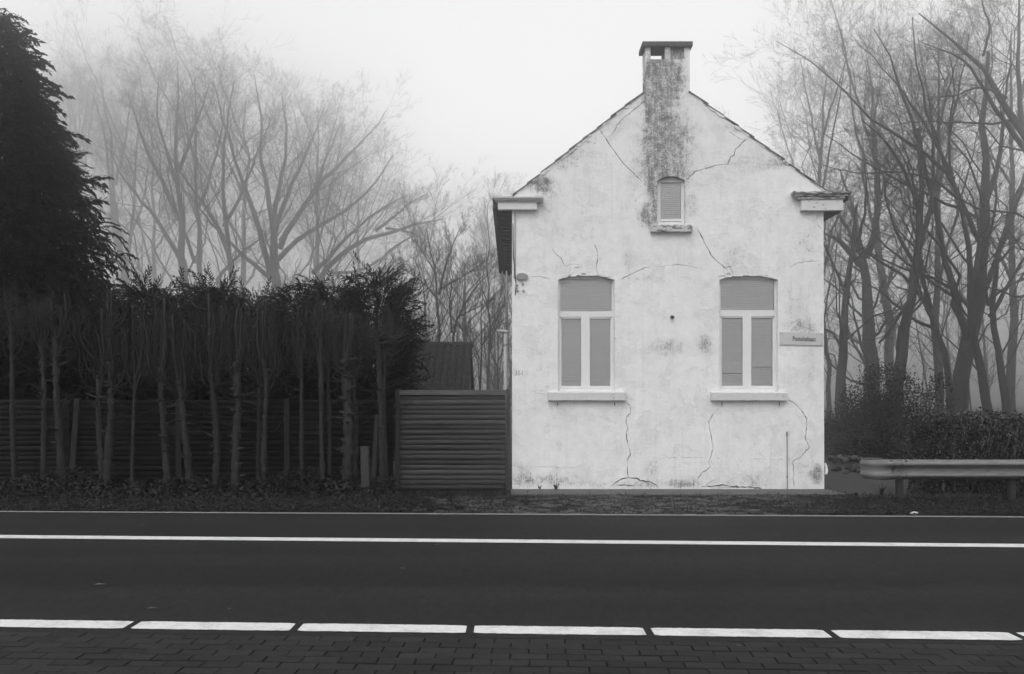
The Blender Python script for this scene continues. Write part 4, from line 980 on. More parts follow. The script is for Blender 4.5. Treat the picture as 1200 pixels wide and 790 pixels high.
px_tree('bare_tree', 34, [
    ([(1106, 520), (1105, 475), (1096, 421), (1089, 357), (1082, 314), (1070, 260), (1060, 200)], 6.5, 3), ([(1090, 362), (1075, 340), (1058, 300), (1045, 270)], 3, 1), ([(1084, 320), (1092, 270), (1094, 220), (1104, 170)], 3, 1)],
    'slim bare sapling leaning left, between two heavier trunks behind the clipped hedge', lv(8, 7, 5, 4), .006, group=GR)
px_tree('bare_tree', 31, [
    ([(1116, 520), (1114, 445), (1099, 393), (1091, 360), (1075, 342), (1059, 320), (1025, 300), (990, 280)], 9, 3), ([(1096, 385), (1064, 370), (1037, 344), (1010, 330), (985, 330)], 5, 1.5),
    ([(1128, 353), (1087, 328), (1064, 309), (1037, 287), (1009, 257), (980, 225)], 5, 1.5), ([(1091, 362), (1081, 335), (1074, 300), (1077, 250), (1070, 205), (1040, 150)], 6, 1.5)],
    'bare tree with long low limbs reaching left towards the house', lv(8, 7, 5, 4), .006, group=GR)
px_tree('bare_tree', 30, [
    ([(1120, 525), (1121, 481), (1132, 421), (1144, 373), (1150, 302), (1153, 257), (1155, 200), (1150, 130), (1158, 60)], 21, 7),
    ([(1136, 400), (1128, 378), (1114, 341), (1107, 314), (1100, 268), (1096, 223), (1087, 200), (1072, 160), (1064, 107), (1045, 80), (1024, 34)], 10, 2), ([(1146, 360), (1162, 325), (1178, 264), (1198, 215), (1225, 150)], 9, 3),
    ([(1151, 290), (1128, 240), (1104, 187), (1083, 125), (1072, 67), (1069, 20)], 7, 1.6), ([(1145, 372), (1114, 332), (1041, 309), (1007, 287), (984, 268)], 5, 1.5),
    ([(1154, 240), (1172, 190), (1176, 128), (1185, 60)], 8, 2)],
    'big straight bare tree with the widest trunk over the clipped hedge', lv(9, 8, 6, 4), .006, group=GR)
px_tree('bare_tree', 27, [
    ([(1161, 525), (1160, 481), (1150, 421), (1132, 384), (1138, 340), (1141, 309), (1135, 264), (1123, 230), (1114, 200)], 11, 6.5),
    ([(1118, 210), (1088, 181), (1051, 160), (1024, 144), (992, 107), (965, 83), (933, 61), (909, 48)], 5.5, 1), ([(1116, 205), (1093, 160), (1072, 130), (1056, 100), (1024, 70), (997, 40)], 5.5, 1),
    ([(1126, 236), (1110, 215), (1086, 205), (1050, 200), (1000, 205), (955, 190)], 4, 1), ([(1128, 245), (1090, 232), (1050, 212), (1010, 190), (975, 160), (935, 140)], 4.5, 1), ([(1114, 202), (1112, 150), (1120, 100), (1110, 50)], 4, 1.2)],
    'bare tree kinked near the hedge with long fine boughs arching left over the roof', lv(10, 8, 6, 5), .005, group=GR)
px_tree('bare_tree', 28, [
    ([(1181, 525), (1179, 481), (1169, 415), (1157, 360), (1163, 310), (1185, 262), (1200, 220)], 10, 5), ([(1160, 372), (1178, 341), (1198, 305), (1225, 270)], 7, 3), ([(1158, 358), (1148, 330), (1150, 280), (1139, 223), (1116, 190), (1090, 182)], 5, 1.5), ([(1164, 312), (1182, 296), (1198, 273), (1220, 268)], 4, 1.5)],
    'bare tree with a bent twin-stemmed trunk, rightmost standing over the hedge', lv(9, 7, 6, 4), .006, group=GR)
px_tree('bare_tree', 25, [
    ([(1262, 540), (1255, 440), (1240, 330), (1222, 230), (1200, 160), (1173, 107), (1152, 64), (1125, 56), (1107, 27), (1077, 16)], 22, 2.5), ([(1210, 185), (1176, 140), (1147, 93), (1128, 61), (1110, 62), (1080, 50)], 8, 1.4),
    ([(1190, 140), (1176, 146), (1130, 144), (1080, 142), (1040, 148)], 4, 1), ([(1180, 115), (1147, 98), (1120, 114), (1100, 116), (1070, 108)], 4, 1), ([(1200, 160), (1192, 90), (1196, 30), (1190, -40)], 8, 2), ([(1152, 66), (1162, 30), (1150, 5), (1148, -30)], 4, 1.2),
    ([(1236, 310), (1198, 355), (1169, 337), (1140, 335), (1114, 331)], 5, 1.5)],
    'near bare tree at the right edge sending heavy dark boughs into the picture', lv(9, 8, 6, 4), .005, group=GR)
# fainter ones between and beyond
FILL = {}
def filler(px, Y, ty, hw, wpx, label, group, levels, minr, lean=0.0, nl=5, low=.35, cat='tree', by=480, copy=True):
    if group in FILL and copy:                # a further copy of a built tree, turned and resized
        src, Y0, ty0, hw0 = random.choice(FILL[group]); Yn = Y*(1.18 if group == GL else 1); ty = ty+(330-ty)*.13 if group == GL else ty
        o = src.copy(); COL.objects.link(o); x = W(px, 470, Yn)[0]; o.location = (x, Yn, 0); o.rotation_euler = (0, 0, R(0, 6.28))
        sz = (480-ty)*Yn/((480-ty0)*Y0); sx = hw*Yn/(hw0*Y0); o.scale = (sx, sx, sz); o['label'] = label
        for ch in src.children: k = ch.copy(); COL.objects.link(k); k.parent = o
        return o
    o = filler_new(px, Y, ty, hw, wpx, label, group, levels, minr, lean, nl, low, cat, by)
    FILL.setdefault(group, []).append((o, Y*(1.18 if group == GL else 1), ty+(330-ty)*.13 if group == GL else ty, hw)); return o
def filler_new(px, Y, ty, hw, wpx, label, group, levels, minr, lean=0.0, nl=5, low=.35, cat='tree', by=480):
    s = Y/F0; h = by-ty; L = [([(px, by+14), (px+R(-3, 3), by-h*.2), (px+lean*h*.4, by-h*.45), (px+lean*h*.8, by-h*.72), (px+lean*h, ty+h*.06)], wpx, wpx*.22)]
    for i in range(nl):
        u = low+(.85-low)*i/max(1, nl-1)+R(-.04, .04); sg = -1 if i % 2 else 1; q = hw*R(.6, 1.0)*(1.15-u*.6)
        x0 = px+lean*h*u*.9; y0 = by-h*u*.9; e = min(h*.42, h*(1-u*.9)*.95)
        L.append(([(x0, y0), (x0+sg*q*.30, y0-e*.35), (x0+sg*q*.66, y0-e*.72), (x0+sg*q*.9, y0-e)], wpx*(.55-.25*u), wpx*.13))
    return px_tree('bare_tree', Y, L, label, levels, minr, cat, group, 7, .7)
filler(948, 66, 62, 60, 11, 'pale foggy tree rising behind the right slope of the roof', GR, lv(7, 7, 5, 4), .013, .05)
filler(1040, 72, 40, 70, 12, 'faintest tall tree in the fog, seen between the near boughs right of the chimney', GR, lv(7, 7, 5, 4), .014)
filler(1100, 62, 30, 60, 11, 'foggy upright tree in the gap left of the widest trunk', GR, lv(7, 7, 5, 4), .012, copy=False)
filler(1185, 58, 10, 60, 12, 'foggy tree behind the twin-stemmed one near the right edge', GR, lv(7, 7, 5, 4), .012)
filler(970, 52, 215, 34, 6, 'small foggy tree beside the right house wall', GR, lv(7, 6, 5, 4), .010, 0, 5, .2)
# big group on the left
YL = 88
px_tree('bare_tree', YL, [
    ([(324, 470), (324, 335), (322, 310), (321, 285), (321, 267)], 22, 13),
    ([(318, 330), (305, 267), (290, 213), (277, 181), (262, 110), (250, 60)], 10, 2), ([(321, 270), (314, 202), (305, 170), (308, 120), (298, 52)], 9, 2), ([(324, 313), (319, 237), (330, 191), (339, 140), (330, 75)], 10, 2),
    ([(328, 285), (340, 252), (355, 231), (376, 194), (400, 170), (431, 139), (452, 100)], 9, 2), ([(326, 300), (339, 280), (376, 255), (400, 237), (428, 218), (446, 185), (460, 160)], 8, 2), ([(322, 262), (340, 200), (362, 150), (380, 95)], 8, 2),
    ([(316, 325), (290, 300), (262, 270), (240, 240), (215, 205)], 7, 2), ([(328, 275), (352, 240), (372, 200), (385, 150), (402, 115)], 6, 2)],
    'huge spreading bare tree with many stems from one bole above the hedge', lv(8, 8, 6, 4), .016, group=GL)
px_tree('bare_tree', 80, [
    ([(352, 470), (362, 330), (380, 305), (400, 291), (421, 276), (452, 258), (482, 252), (519, 246)], 13, 2.5), ([(366, 319), (385, 300), (405, 270), (440, 235), (478, 214)], 7, 2), ([(390, 319), (406, 319), (437, 310), (452, 294), (470, 273), (492, 268)], 5, 1.6), ([(440, 262), (460, 244), (482, 222), (500, 212)], 5, 1.5), ([(452, 258), (480, 262), (500, 275), (512, 290)], 4, 1.5)],
    'bare tree leaning far right with a low arching bough towards the house', lv(10, 8, 6, 4), .014, group=GL, slope=.15)
px_tree('bare_tree', 84, [
    ([(222, 470), (219, 331), (213, 278), (206, 235), (208, 202), (206, 133), (207, 81), (208, 34)], 13, 2), ([(206, 237), (198, 213), (187, 190), (170, 150), (158, 105), (150, 75)], 8, 2), ([(216, 312), (198, 273), (183, 241), (161, 213), (137, 181), (128, 150)], 8, 2),
    ([(210, 180), (222, 140), (236, 100), (246, 62)], 6, 2), ([(208, 200), (196, 160), (184, 110), (186, 55)], 6, 2)],
    'bare tree with a straight leader and a long bough slanting left beside the weeping conifer', lv(9, 8, 6, 4), .015, group=GL)
px_tree('bare_tree', 92, [
    ([(238, 470), (236, 329), (232, 290), (233, 256), (232, 213), (231, 170), (232, 110), (228, 56)], 9, 2), ([(229, 305), (217, 267), (205, 230), (196, 180)], 6, 2), ([(233, 230), (246, 190), (258, 140), (264, 85)], 5, 2), ([(232, 180), (220, 130), (214, 85)], 4, 2)],
    'slender upright bare tree close to the one with the straight leader', lv(8, 8, 6, 4), .016, group=GL)
px_tree('bare_tree', 86, [
    ([(280, 470), (275, 329), (271, 293), (262, 256), (245, 228), (223, 209), (200, 178), (186, 140)], 11, 2), ([(268, 290), (263, 240), (262, 213), (260, 170), (268, 100), (275, 58)], 7, 2), ([(254, 329), (271, 303), (290, 285), (310, 268)], 6, 3), ([(262, 256), (282, 220), (296, 170), (318, 110)], 6, 2)],
    'bare tree bending sharply left just left of the huge spreading one', lv(9, 8, 6, 4), .015, group=GL)
px_tree('bare_tree', 118, [([(146, 470), (144, 333), (136, 256), (134, 170), (128, 100), (118, 55)], 9, 2), ([(138, 290), (130, 235), (129, 170), (120, 120), (108, 75)], 7, 2), ([(135, 200), (146, 150), (150, 100), (160, 60)], 5, 2)],
    'pale twin-stemmed bare tree rising beside the weeping conifer', lv(8, 8, 6, 4), .02, group=GL)
px_tree('bare_tree', 112, [([(148, 470), (147, 320), (152, 267), (156, 213), (160, 170), (165, 110), (168, 75)], 7, 2), ([(152, 270), (166, 235), (172, 190), (178, 150)], 4, 1.5), ([(150, 290), (138, 255), (128, 225)], 4, 1.5)],
    'thin pale bare tree just right of the pale twin-stemmed one', lv(8, 8, 6, 4), .02, group=GL)
filler(92, 125, 48, 34, 7, 'palest bare tree, showing over the shoulder of the weeping conifer', GL, lv(7, 7, 6, 4), .022, 0, 6, .4)
filler(64, 120, 55, 26, 7, 'pale bare tree mostly hidden behind the weeping conifer', GL, lv(7, 7, 6, 4), .022, 0, 6, .4)
filler(372, 110, 70, 52, 9, 'pale round-headed bare tree behind the huge spreading one', GL, lv(8, 7, 6, 4), .02, 0, 6, .35, copy=False)
filler(420, 105, 195, 44, 6, 'low pale bare tree under the arching bough', GL, lv(7, 7, 6, 4), .018, 0, 6, .25)
filler(180, 122, 70, 46, 8, 'tall pale bare tree in the gap between conifer and straight leader', GL, lv(7, 7, 6, 4), .022, 0, 6, .35)
filler(288, 115, 60, 50, 9, 'tall pale bare tree behind the bending one', GL, lv(7, 7, 6, 4), .021, 0, 6, .35)
GM = 'bare trees behind the outbuilding'
px_tree('bare_tree', 44, [([(515, 480), (514, 402), (513, 346), (511, 317), (505, 290), (500, 268)], 6, 1.5), ([(514, 345), (520, 320), (524, 303), (532, 285), (540, 265)], 4, 1), ([(513, 350), (495, 330), (478, 318), (462, 312)], 3, 1), ([(514, 340), (540, 325), (560, 313), (572, 304)], 3, 1), ([(512, 322), (498, 300), (486, 285)], 2.5, 1)],
    'mid-distance bare tree with an open fan, right of the wind-swept conifer', lv(9, 7, 6, 4), .007, group=GM)
px_tree('bare_tree', 40, [([(528, 480), (528, 400), (532, 385), (542, 355), (565, 329), (580, 312)], 5, 1.2), ([(530, 390), (526, 360), (530, 330), (528, 300)], 3, 1), ([(536, 372), (556, 362), (574, 352)], 2.5, 1)],
    'mid-distance bare tree slanting right towards the house eaves', lv(9, 7, 6, 4), .006, group=GM)
px_tree('bare_tree', 52, [([(573, 480), (573, 400), (572.5, 330), (572, 280), (571, 240)], 4, 1), ([(573, 390), (584, 360), (590, 330)], 2, .8), ([(573, 360), (562, 330), (556, 300)], 2, .8)],
    'tall thin pole-straight tree beside the house eaves', lv(9, 6, 5, 4), .007, group=GM)
px_tree('bare_tree', 48, [([(500, 480), (500, 393), (499, 350), (494, 320), (484, 300)], 5, 1.2), ([(500, 370), (482, 350), (470, 335)], 2.5, 1), ([(500, 350), (508, 325), (512, 300)], 2.5, 1)],
    'small bare tree behind the ridge of the outbuilding', lv(8, 6, 5, 4), .007, group=GM)
px_tree('bare_tree', 38, [([(563, 480), (562, 440), (566, 400), (562, 370), (566, 340)], 4, 1), ([(562, 420), (552, 400), (546, 380)], 2, .8), ([(565, 405), (578, 385), (588, 360)], 2, .8)],
    'brushy young tree between the outbuilding and the downpipe', lv(9, 7, 6, 4), .006, group=GM)
px_tree('bare_tree', 36, [([(584, 480), (584, 450), (582, 420), (586, 395), (580, 370)], 3.5, .9), ([(583, 430), (574, 410), (572, 390)], 2, .8), ([(583, 425), (592, 405), (595, 380)], 2, .8)],
    'young thicket stem right against the downpipe', lv(9, 7, 6, 4), .006, group=GM)
filler(604, 95, 236, 40, 7, 'faint crown showing over the left eaves of the house', GM, lv(8, 7, 6, 4), .016, 0, 6, .3)
filler(686, 110, 222, 24, 7, 'faint treetop just clearing the left slope of the roof', GM, lv(7, 7, 5, 4), .018, 0, 5, .4)
filler(545, 70, 290, 46, 6, 'foggy bushy tree behind the thin pole-straight one', GM, lv(8, 7, 6, 4), .012, 0, 6, .2)

# ------------------------------------------------------------------ bushes, hedge, guard rail, stones
leaf = np.array([(0, 0, 0), (.022, .014, .004), (.052, 0, -.004), (.022, -.014, .004)]); leaff = np.array([(0, 1, 2), (0, 2, 3)])
def leafy(parent, name, pos, mat, sc, tilt=1.1, out=None):
    m = len(pos); yaw = rng.uniform(0, 6.283, m) if out is None else out+rng.normal(size=m)*.9
    v, f = scatter(leaf, leaff, pos, rotmats(yaw, rng.normal(size=m)*tilt*.6-.15, rng.normal(size=m)*tilt, rng.uniform(sc*.6, sc*1.35, m)))
    return link(name, mesh_np(name, v, [f]), M[mat], parent)
HYf = 13.62; hx0, hx1 = W(1058, 0, 14.25)[0], 11.5; hz = W(0, 486, HYf)[2]
hedge = thing('clipped_hedge', ((hx0+hx1)/2, HYf+.5, 0), 'dense clipped evergreen hedge behind the steel guard rail', 'hedge')
n = 15000; u = rng.random(n); pos = np.empty((n, 3))
pos[:, 0] = hx0+(hx1-hx0)*rng.random(n); depth = np.abs(rng.normal(size=n))*.12
face = rng.random(n)
bumpy = .05*np.sin(pos[:, 0]*5.1)+.04*np.sin(pos[:, 0]*11.7+1)
zz = .06+(hz-.06)*rng.random(n)
fr = face < .66; tp = (face >= .66) & (face < .9); en = face >= .9
pos[:, 1] = HYf+depth+.06*np.sin(pos[:, 0]*7+zz*6)+.05*np.sin(zz*9); pos[:, 2] = zz
pos[tp, 2] = hz-depth[tp]*.5+bumpy[tp]*.6+np.abs(rng.normal(size=tp.sum()))*.03; pos[tp, 1] = HYf+.05+.65*rng.random(tp.sum())
pos[en, 0] = hx0+depth[en]+.04*np.sin(zz[en]*8); pos[en, 1] = HYf+.65*rng.random(en.sum())
leafy(hedge, 'foliage', pos, 'leaf', .95, .9, np.full(n, -1.57))
st = MB()
for i in range(150):
    x = R(hx0+.12, hx1); y = R(HYf+.2, HYf+.8); st.tube([(x, y, -.05), (x+R(-.1, .1), y+R(-.1, .05), hz*.5), (x+R(-.15, .15), y+R(-.25, .1), hz-.06)], [.014, .01, .005], 4, False)
link('stems', st.mesh('stems'), M['twig'], hedge)
link('inner_twigs', mesh_np('inner_twigs', *[(lambda q: (q[0], [q[1]]))(scatter(leaf, leaff, np.stack([rng.uniform(hx0+.15, hx1, 5000), rng.uniform(HYf+.22, HYf+.75, 5000), rng.uniform(.05, hz-.1, 5000)], -1), rotmats(rng.uniform(0, 6.28, 5000), rng.normal(size=5000), rng.normal(size=5000), rng.uniform(1.2, 2.2, 5000))))][0]), M['bushleaf'], hedge)

def bush(name, px, py_top, hw, Y, n, label, sc=1.6, mat='bushleaf', by=0.0, group=None, cat='bush', flat=.8):
    s = Y/F0; x, _, zt = W(px, py_top, Y); r = hw*s; t = thing(name, (x, Y, 0), label, cat, group); c = []
    # clumps of leaves on stems
    st = MB(); nc = max(10, int(n/70))
    for i in range(nc):
        a = R(0, 6.283); q = math.sqrt(random.random())*r; z = zt*R(.12, 1.0)*(1-.42*(q/r)**2)
        p = Vector((x+math.cos(a)*q, Y+math.sin(a)*q*flat, max(.1, z))); c.append(p)
        st.tube([(x+R(-.15, .15)*r, Y+R(-.1, .1), -.05), (x+(p.x-x)*.5+R(-.05, .05), Y+(p.y-Y)*.5, p.z*.5), tuple(p)], [.02, .012, .004], 4, False)
    C = np.array([p[:] for p in c]); k = rng.integers(0, nc, n); pos = C[k]+rng.normal(size=(n, 3))*np.array([.16, .16, .12])*min(1, r/.9)
    pos[:, 2] = np.maximum(pos[:, 2], .02); leafy(t, 'foliage', pos, mat, sc, 1.0); link('stems', st.mesh('stems'), M['twig'], t); return t
bush('evergreen_bush', 1032, 424, 46, 25.5, 8000, 'tall loose evergreen bush between the house and the clipped hedge', 1.7)
bush('evergreen_bush', 1078, 430, 34, 27.5, 3200, 'thin-leaved bush peeping over the left end of the clipped hedge', 1.7)
bush('low_bush', 990, 478, 40, 24.5, 5000, 'low dark bush against the right house wall behind the rubble', 1.5)
bush('low_bush', 1040, 492, 28, 21.5, 4600, 'low dark bush at the back of the brick drive', 1.4)
bush('low_bush', 1000, 505, 30, 22.5, 4000, 'knee-high dark growth behind the rubble stones', 1.3)
# guard rail
GY = 12.95
z0, z1 = W(0, 562, GY)[2], W(0, 538.6, GY)[2]; hgt = z1-z0
xb0 = W(1009, 0, GY)[0]
rail = thing('guard_rail', (W(1052, 0, GY)[0], GY, 0), 'weathered steel guard rail with a rounded end, in front of the clipped hedge', 'guard rail')
wp = [(0, .010), (.05, .0), (.12, -.062), (.20, -.082), (.27, -.078), (.36, -.02), (.42, -.002), (.58, -.002), (.64, -.02), (.73, -.078), (.80, -.082), (.88, -.062), (.95, .0), (1, .010)]
def sweep(path, prof):                       # path: (x, y, nx, ny, flatten, squeeze)
    V = []; m = len(prof); Fq = []
    for (x, y, nx, ny, fl, sq) in path:
        for (u, d) in prof:
            dd = d*(1-fl)-.05*fl; zc = (z0+z1)/2; z = zc+(u-.5)*hgt*sq; V.append((x+nx*(-dd), y+ny*(-dd), z))
    for i in range(len(path)-1):
        for j in range(m-1): Fq.append((m*i+j, m*i+m+j, m*i+m+j+1, m*i+j+1))
    return V, Fq
xs_ = [W(1047, 0, GY)[0]+i*.35 for i in range(24)]
path = [(x, GY+R(-.004, .004), 0, -1, 0, 1) for x in xs_]
V, Fq = sweep(path, wp); me = mesh_np('beam', V, [Fq], True)
bo = link('beam', me, M['steel'], rail); sdm = bo.modifiers.new('thick', 'SOLIDIFY'); sdm.thickness = .004
xe = xs_[0]
path = [(xe+.10-i*.06, GY-.005, 0, -1, 0, 1.0) for i in range(3)]
rad = .17; cx0 = W(1008, 0, GY)[0]+rad+.14
for i in range(6): u = i/6; path.append((xe-.02-(xe-.02-cx0)*u, GY-.006, 0, -1, u*.75, 1+.03*u))
for i in range(13):
    a = math.pi*i/12; u = i/12; path.append((cx0-math.sin(a)*rad, GY-.006+rad-math.cos(a)*rad, -math.sin(a), -math.cos(a), .75, 1.03-.10*math.sin(a)))
path.append((cx0+.2, GY+2*rad, 0, 1, .75, 1.0))
V, Fq = sweep(path, wp); eo = link('rail_end', mesh_np('rail_end', V, [Fq], True), M['steel'], rail); sdm = eo.modifiers.new('thick', 'SOLIDIFY'); sdm.thickness = .004
for i, px in enumerate((1053, 1184, 1330)):
    x = W(px, 0, GY+.1)[0]; pb = MB()
    pb.box(x-.042, x-.036, GY+.03, GY+.12, -.2, z1-.03).box(x+.036, x+.042, GY+.03, GY+.12, -.2, z1-.03).box(x-.036, x+.036, GY+.114, GY+.12, -.2, z1-.03).box(x-.036, x+.036, GY+.03, GY+.034, -.2, z0+.05)
    link('post', pb.mesh('post'), M['railpost'], rail)
bm_ = MB()
for px, py, d in ((1044, 540.5, .05), (1062, 540.5, .07), (1044, 555, .06), (1062, 556, .07), (1053, 551, .01), (1051, 550, .012), (1158, 551, .01)):
    x, _, z = W(px, py, GY-d); bm_.tube([(x, GY-d+.02, z), (x, GY-d-.014, z)], .014, 8)
link('bolts', bm_.mesh('bolts'), M['bolt'], rail)
# rubble by the drive
def stone_mesh():
    b = bmesh.new(); bmesh.ops.create_icosphere(b, subdivisions=1, radius=1)
    a = [Vector((R(-1, 1), R(-1, 1), R(-1, 1))).normalized() for _ in range(7)]
    for v in b.verts:
        f = min([1]+[max(.55, .82/max(.2, v.co.dot(n))) for n in a if v.co.dot(n) > .75]); v.co *= f*R(.8, 1.12); v.co.z *= .75
    me = bpy.data.meshes.new('rubble_stone'); b.to_mesh(me); b.free(); me.materials.append(M['stone']); return me
sm = [stone_mesh() for _ in range(5)]
RL = ['rubble stone touching the white house wall, low at the left end of the heap', 'broad rubble stone beside the one touching the wall, at the front of the heap', 'flattish rubble stone in the middle of the heap, behind the front ones', 'largest rubble stone at the front of the heap, centre', 'rubble stone near the right end of the heap, second from the drive edge', 'topmost rubble stone at the wall end of the heap', 'small rubble stone on top of the heap, next to the wall end one', 'small rubble stone on top of the heap, in its middle', 'rubble stone on top of the heap towards the guard rail', 'rightmost rubble stone at the front, nearest the guard rail end', 'tiny rubble stone at the right rear of the heap', 'tiny rubble stone wedged between two larger ones at the wall end', 'smallest rubble stone at the very front, centre of the heap']
rub = [(971, 548, .13), (980, 550, .16), (989, 545, .15), (997, 551, .17), (1004, 547, .14), (974, 541, .12), (984, 540, .13), (993, 540, .12), (1001, 541, .12), (1010, 552, .13), (1008, 543, .1), (978, 545, .1), (992, 553, .09)]
for i, (px, py, r) in enumerate(rub):
    Y = F0*HCAM/(py-470)*.97; Y = min(max(Y, 17.2), 20.5); x = W(px, py, Y)[0]
    o = bpy.data.objects.new('rubble_stone', sm[i % 5]); COL.objects.link(o); r *= .82; o.location = (x, Y, r*.4+(.10 if py < 546 else 0)); o.scale = (r*R(.9, 1.35), r, r*R(.75, 1.1)); o.rotation_euler = (R(-.7, .7), R(-.7, .7), R(0, 6))
    tag(o, RL[i], 'stone', 'rubble stones beside the drive')
# woodland fading out far behind: one mass
def far_wood(px0, px1, Y0, Y1, n, ty, label, by=476):
    P = []; Rd = []
    for i in range(n):
        Y = R(Y0, Y1); s = Y/F0; px = R(px0, px1); t = R(ty[0], ty[1]); x, _, z = W(px, t, Y); w_ = R(1.2, 5)*s/2; l = R(-.12, .12)*z
        P.append(resample([(x-l, Y, -.1), (x-l*.6, Y, z*.35), (x, Y, z*.7), (x+l*R(-.5, .8), Y, z)], 9)); Rd.append(np.linspace(w_, w_*.2, 9))
    cur = (np.stack(P), np.stack(Rd)); V, Fq = tubes(*cur, 5); VV = [V]; FF = [Fq]; F3 = []; off = len(V)
    for kw in (dict(k=11, t0=.12, t1=1., lenf=.30, ang=.8, up=.25, n=5, jit=.04, rf=.5, bend=.15), dict(k=7, t0=.15, t1=1., lenf=.5, ang=.7, up=.15, n=3, jit=.05, rf=.6, bend=.1), dict(k=5, t0=.1, t1=1., lenf=.6, ang=.6, up=.1, n=2, jit=.04, rf=.7, bend=.1)):
        q = spawn(*cur, **kw); cur = (q[0], np.maximum(q[1], .007))
        V, Fq = tubes(*cur, 3) if kw['n'] > 2 else spikes(*cur); (F3 if kw['n'] == 2 else FF).append(Fq+off); VV.append(V); off += len(V)
    o = link('far_wood', mesh_np('far_wood', np.concatenate(VV), [np.concatenate(FF), np.concatenate(F3)]), M['twig']); return tag(o, label, 'woodland', kind='stuff')
far_wood(955, 1290, 66, 100, 24, (230, 420), 'dim woodland and brush fading into the fog right of the house')
far_wood(440, 612, 48, 85, 38, (330, 430), 'dim thicket fading into the fog behind the outbuilding')
far_wood(-60, 460, 120, 160, 16, (260, 400), 'palest far woodland behind the conifer hedge')
x, y, _ = W(1071, 602.5, depth_at(602.5)); o = bpy.data.objects.new('white_stone', stone_mesh()); COL.objects.link(o); o.data.materials.clear(); o.data.materials.append(M['white']); o.data.name = 'white_stone'
o.location = (x, y, .015); o.scale = (.06, .035, .03); tag(o, 'small white stone lying at the road edge below the guard rail', 'stone')

# ------------------------------------------------------------------ undergrowth, fallen leaves, grass
def ground_pts(n, f):
    px = rng.uniform(-60, 1270, n); py = rng.uniform(577, 603.5, n); Y = F0*HCAM/(py-470); x = (px-600)*Y/F0
    ok = Y > (YF+.10-SF*x)
    keep = (rng.random(n) < f(px, Y)) & ok; return np.stack([x, Y, np.full(n, .0)], -1)[keep], px[keep]
def dens(px, Y):
    d = np.where(px < 470, .85, np.where(px < 600, .5, np.where(px < 900, .22, .6)))
    return np.where((Y > 13.62) & (px > 596) & (px < 1052), .02, d)
p, px = ground_pts(42000, dens); m = len(p)
p[:, 2] = rng.uniform(-.005, .05, m)*np.where(px < 470, 1, .5)+.004
v, f = scatter(leaf, leaff, p, rotmats(rng.uniform(0, 6.28, m), rng.normal(size=m)*.35, rng.normal(size=m)*.5, rng.uniform(.4, 1.0, m)))
o = link('leaf_litter', mesh_np('leaf_litter', v, [f]), M['litter']); tag(o, 'dead leaves and moss littering the verge along the road', 'fallen leaves', kind='stuff')
# ivy at the feet of the trunks
n = 15000; pxs = rng.uniform(-60, 466, n); Y = rng.uniform(13.2, 14.7, n); x = (pxs-600)*Y/F0
hh = .28*(.5+.5*np.sin(x*2.3)*np.sin(x*.9+1.7))+.10; z = rng.random(n)*hh*np.clip((Y-13.1)/.8, .2, 1)
v, f = scatter(leaf, leaff, np.stack([x, Y, z], -1), rotmats(rng.uniform(0, 6.28, n), rng.normal(size=n)*.5, rng.normal(size=n)*.7, rng.uniform(.7, 1.6, n)))
o = link('undergrowth', mesh_np('undergrowth', v, [f]), M['ivy']); tag(o, 'low ivy and bramble at the feet of the lopped trunks', 'undergrowth', kind='stuff')
blade = np.array([(-.004, 0, 0), (.004, 0, 0), (.003, .01, .06), (0, .035, .11)]); bf = np.array([(0, 1, 2), (0, 2, 3)])
p, px = ground_pts(15000, lambda a, Y: np.where((Y > 13.55) & (a > 470) & (a < 1040), .06, np.where(a > 900, .7, np.where(a < 470, .35, .22)))); m = len(p)
v, f = scatter(blade, bf, p, rotmats(rng.uniform(0, 6.28, m), rng.normal(size=m)*.3, rng.normal(size=m)*.4, rng.uniform(.25, .9, m)))
o = link('grass', mesh_np('grass', v, [f]), M['grass']); tag(o, 'short rough grass tufts on the verge', 'grass', kind='stuff')
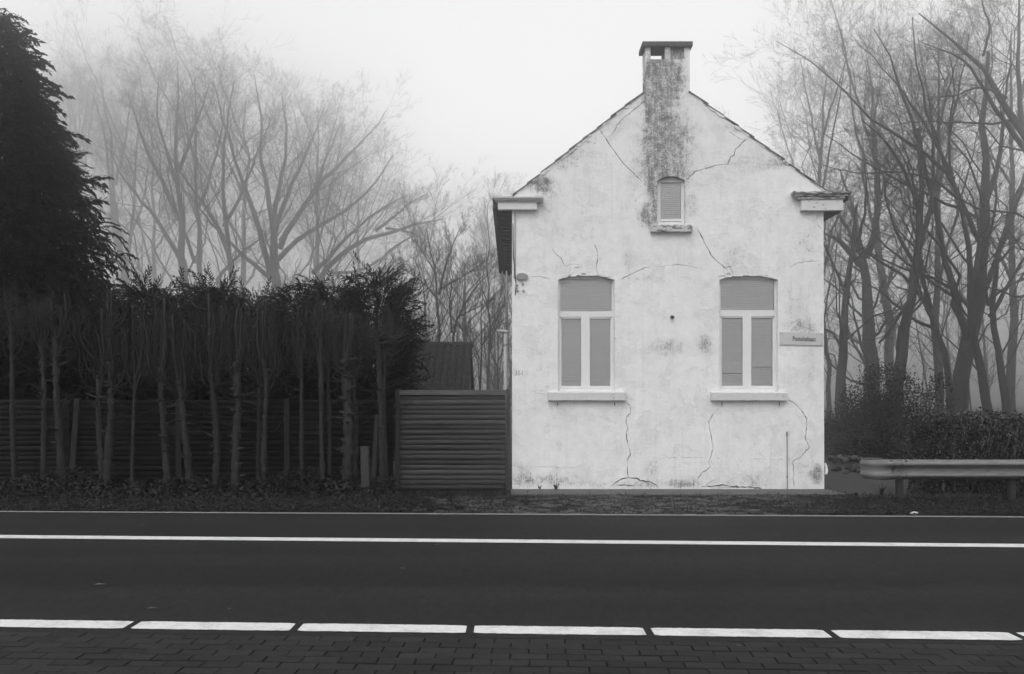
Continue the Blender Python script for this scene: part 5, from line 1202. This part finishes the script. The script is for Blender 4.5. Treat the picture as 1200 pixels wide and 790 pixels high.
for i, (px_, py_, hh, look) in enumerate(((632.5, 573, .07, 'dark weed tuft growing at the wall foot near the left corner'), (651.5, 573, .09, 'dark weed tuft at the wall foot with a dry stalk'), (592, 575, .1, 'weed tuft at the foot of the panel beside the house corner'), (1033, 580, .13, 'thin dry weed on the drive left of the guard rail post'), (1003, 581, .06, 'small weed at the front edge of the drive'))):
    Y = HD-.03 if py_ < 576 else F0*HCAM/(py_-470); x = W(px_, py_, Y)[0]; mb = MB()
    for k in range(16):
        a = R(0, 6.28); L = hh*R(.5, 1.2); mb.tube([(x+R(-.02, .02), Y, -.01), (x+math.cos(a)*L*.3, Y-abs(math.sin(a))*L*.2, L*.6), (x+math.cos(a)*L*.6, Y-abs(math.sin(a))*L*.35, L)], [.006, .009, .002], 3, False)
    if i in (1, 3): mb.tube([(x, Y, 0), (x+.01, Y-.01, .16), (x+.02, Y-.01, .30 if i == 1 else .2)], [.004, .003, .002], 3, False)
    tag(origin_to(link('weed', mb.mesh('weed'), M['ivy']), (x, Y, 0)), look, 'weed')
# a few leaves blown on to the asphalt and paving
lm = mesh_np('fallen_leaf', np.array([(-.045, 0, .004), (-.01, .018, .010), (.045, .004, .003), (-.008, -.02, .007)]), [[(0, 1, 2), (0, 2, 3)]]); lm.materials.append(plain('dry_leaf', .085, .3, 30, .8, 0))
for px_, py_, s_, look in ((117, 686, 1.1, 'pale dry leaf lying flat in the left part of the near lane'), (178, 714, .9, 'dry leaf near the white dashes at the left'), (269, 714.5, .5, 'tiny pale leaf scrap left of centre near the white dashes'), (513, 639, .9, 'pale leaf beside the long white centre line'),
                        (472, 667, .8, 'faint dry leaf in the middle of the near lane'), (167, 616, .9, 'small leaf on the far lane at the left'), (910, 628, .7, 'small leaf on the far lane in front of the white house'), (866, 757.5, .45, 'white leaf scrap on the brick pavement'), (555, 604, 1.2, 'leaf caught on the pale edging in front of the fence panel')):
    Y = F0*HCAM/(py_-470); o = bpy.data.objects.new('fallen_leaf', lm); COL.objects.link(o); o.location = (W(px_, py_, Y)[0], Y, .005); o.scale = (s_,)*3; o.rotation_euler = (0, 0, R(-.6, .6)); tag(o, look, 'leaf', 'stray leaves on the road')

# ------------------------------------------------------------------ the fog
hz_ = MB().box(-720, 720, -720, 720, -1.06, 52).mesh('haze')
hm = bpy.data.materials.new('haze'); hm.use_nodes = True; t_ = hm.node_tree; t_.nodes.clear()
vo = t_.nodes.new('ShaderNodeVolumePrincipled'); ou = t_.nodes.new('ShaderNodeOutputMaterial'); t_.links.new(vo.outputs[0], ou.inputs['Volume'])
vo.inputs['Color'].default_value = (1, 1, 1, 1); vo.inputs['Density'].default_value = HAZE; vo.inputs['Anisotropy'].default_value = .95
o = link('haze', hz_, hm); o['kind'] = 'stuff'; o['label'] = 'pale winter fog thickening towards the far trees'; o['category'] = 'fog'
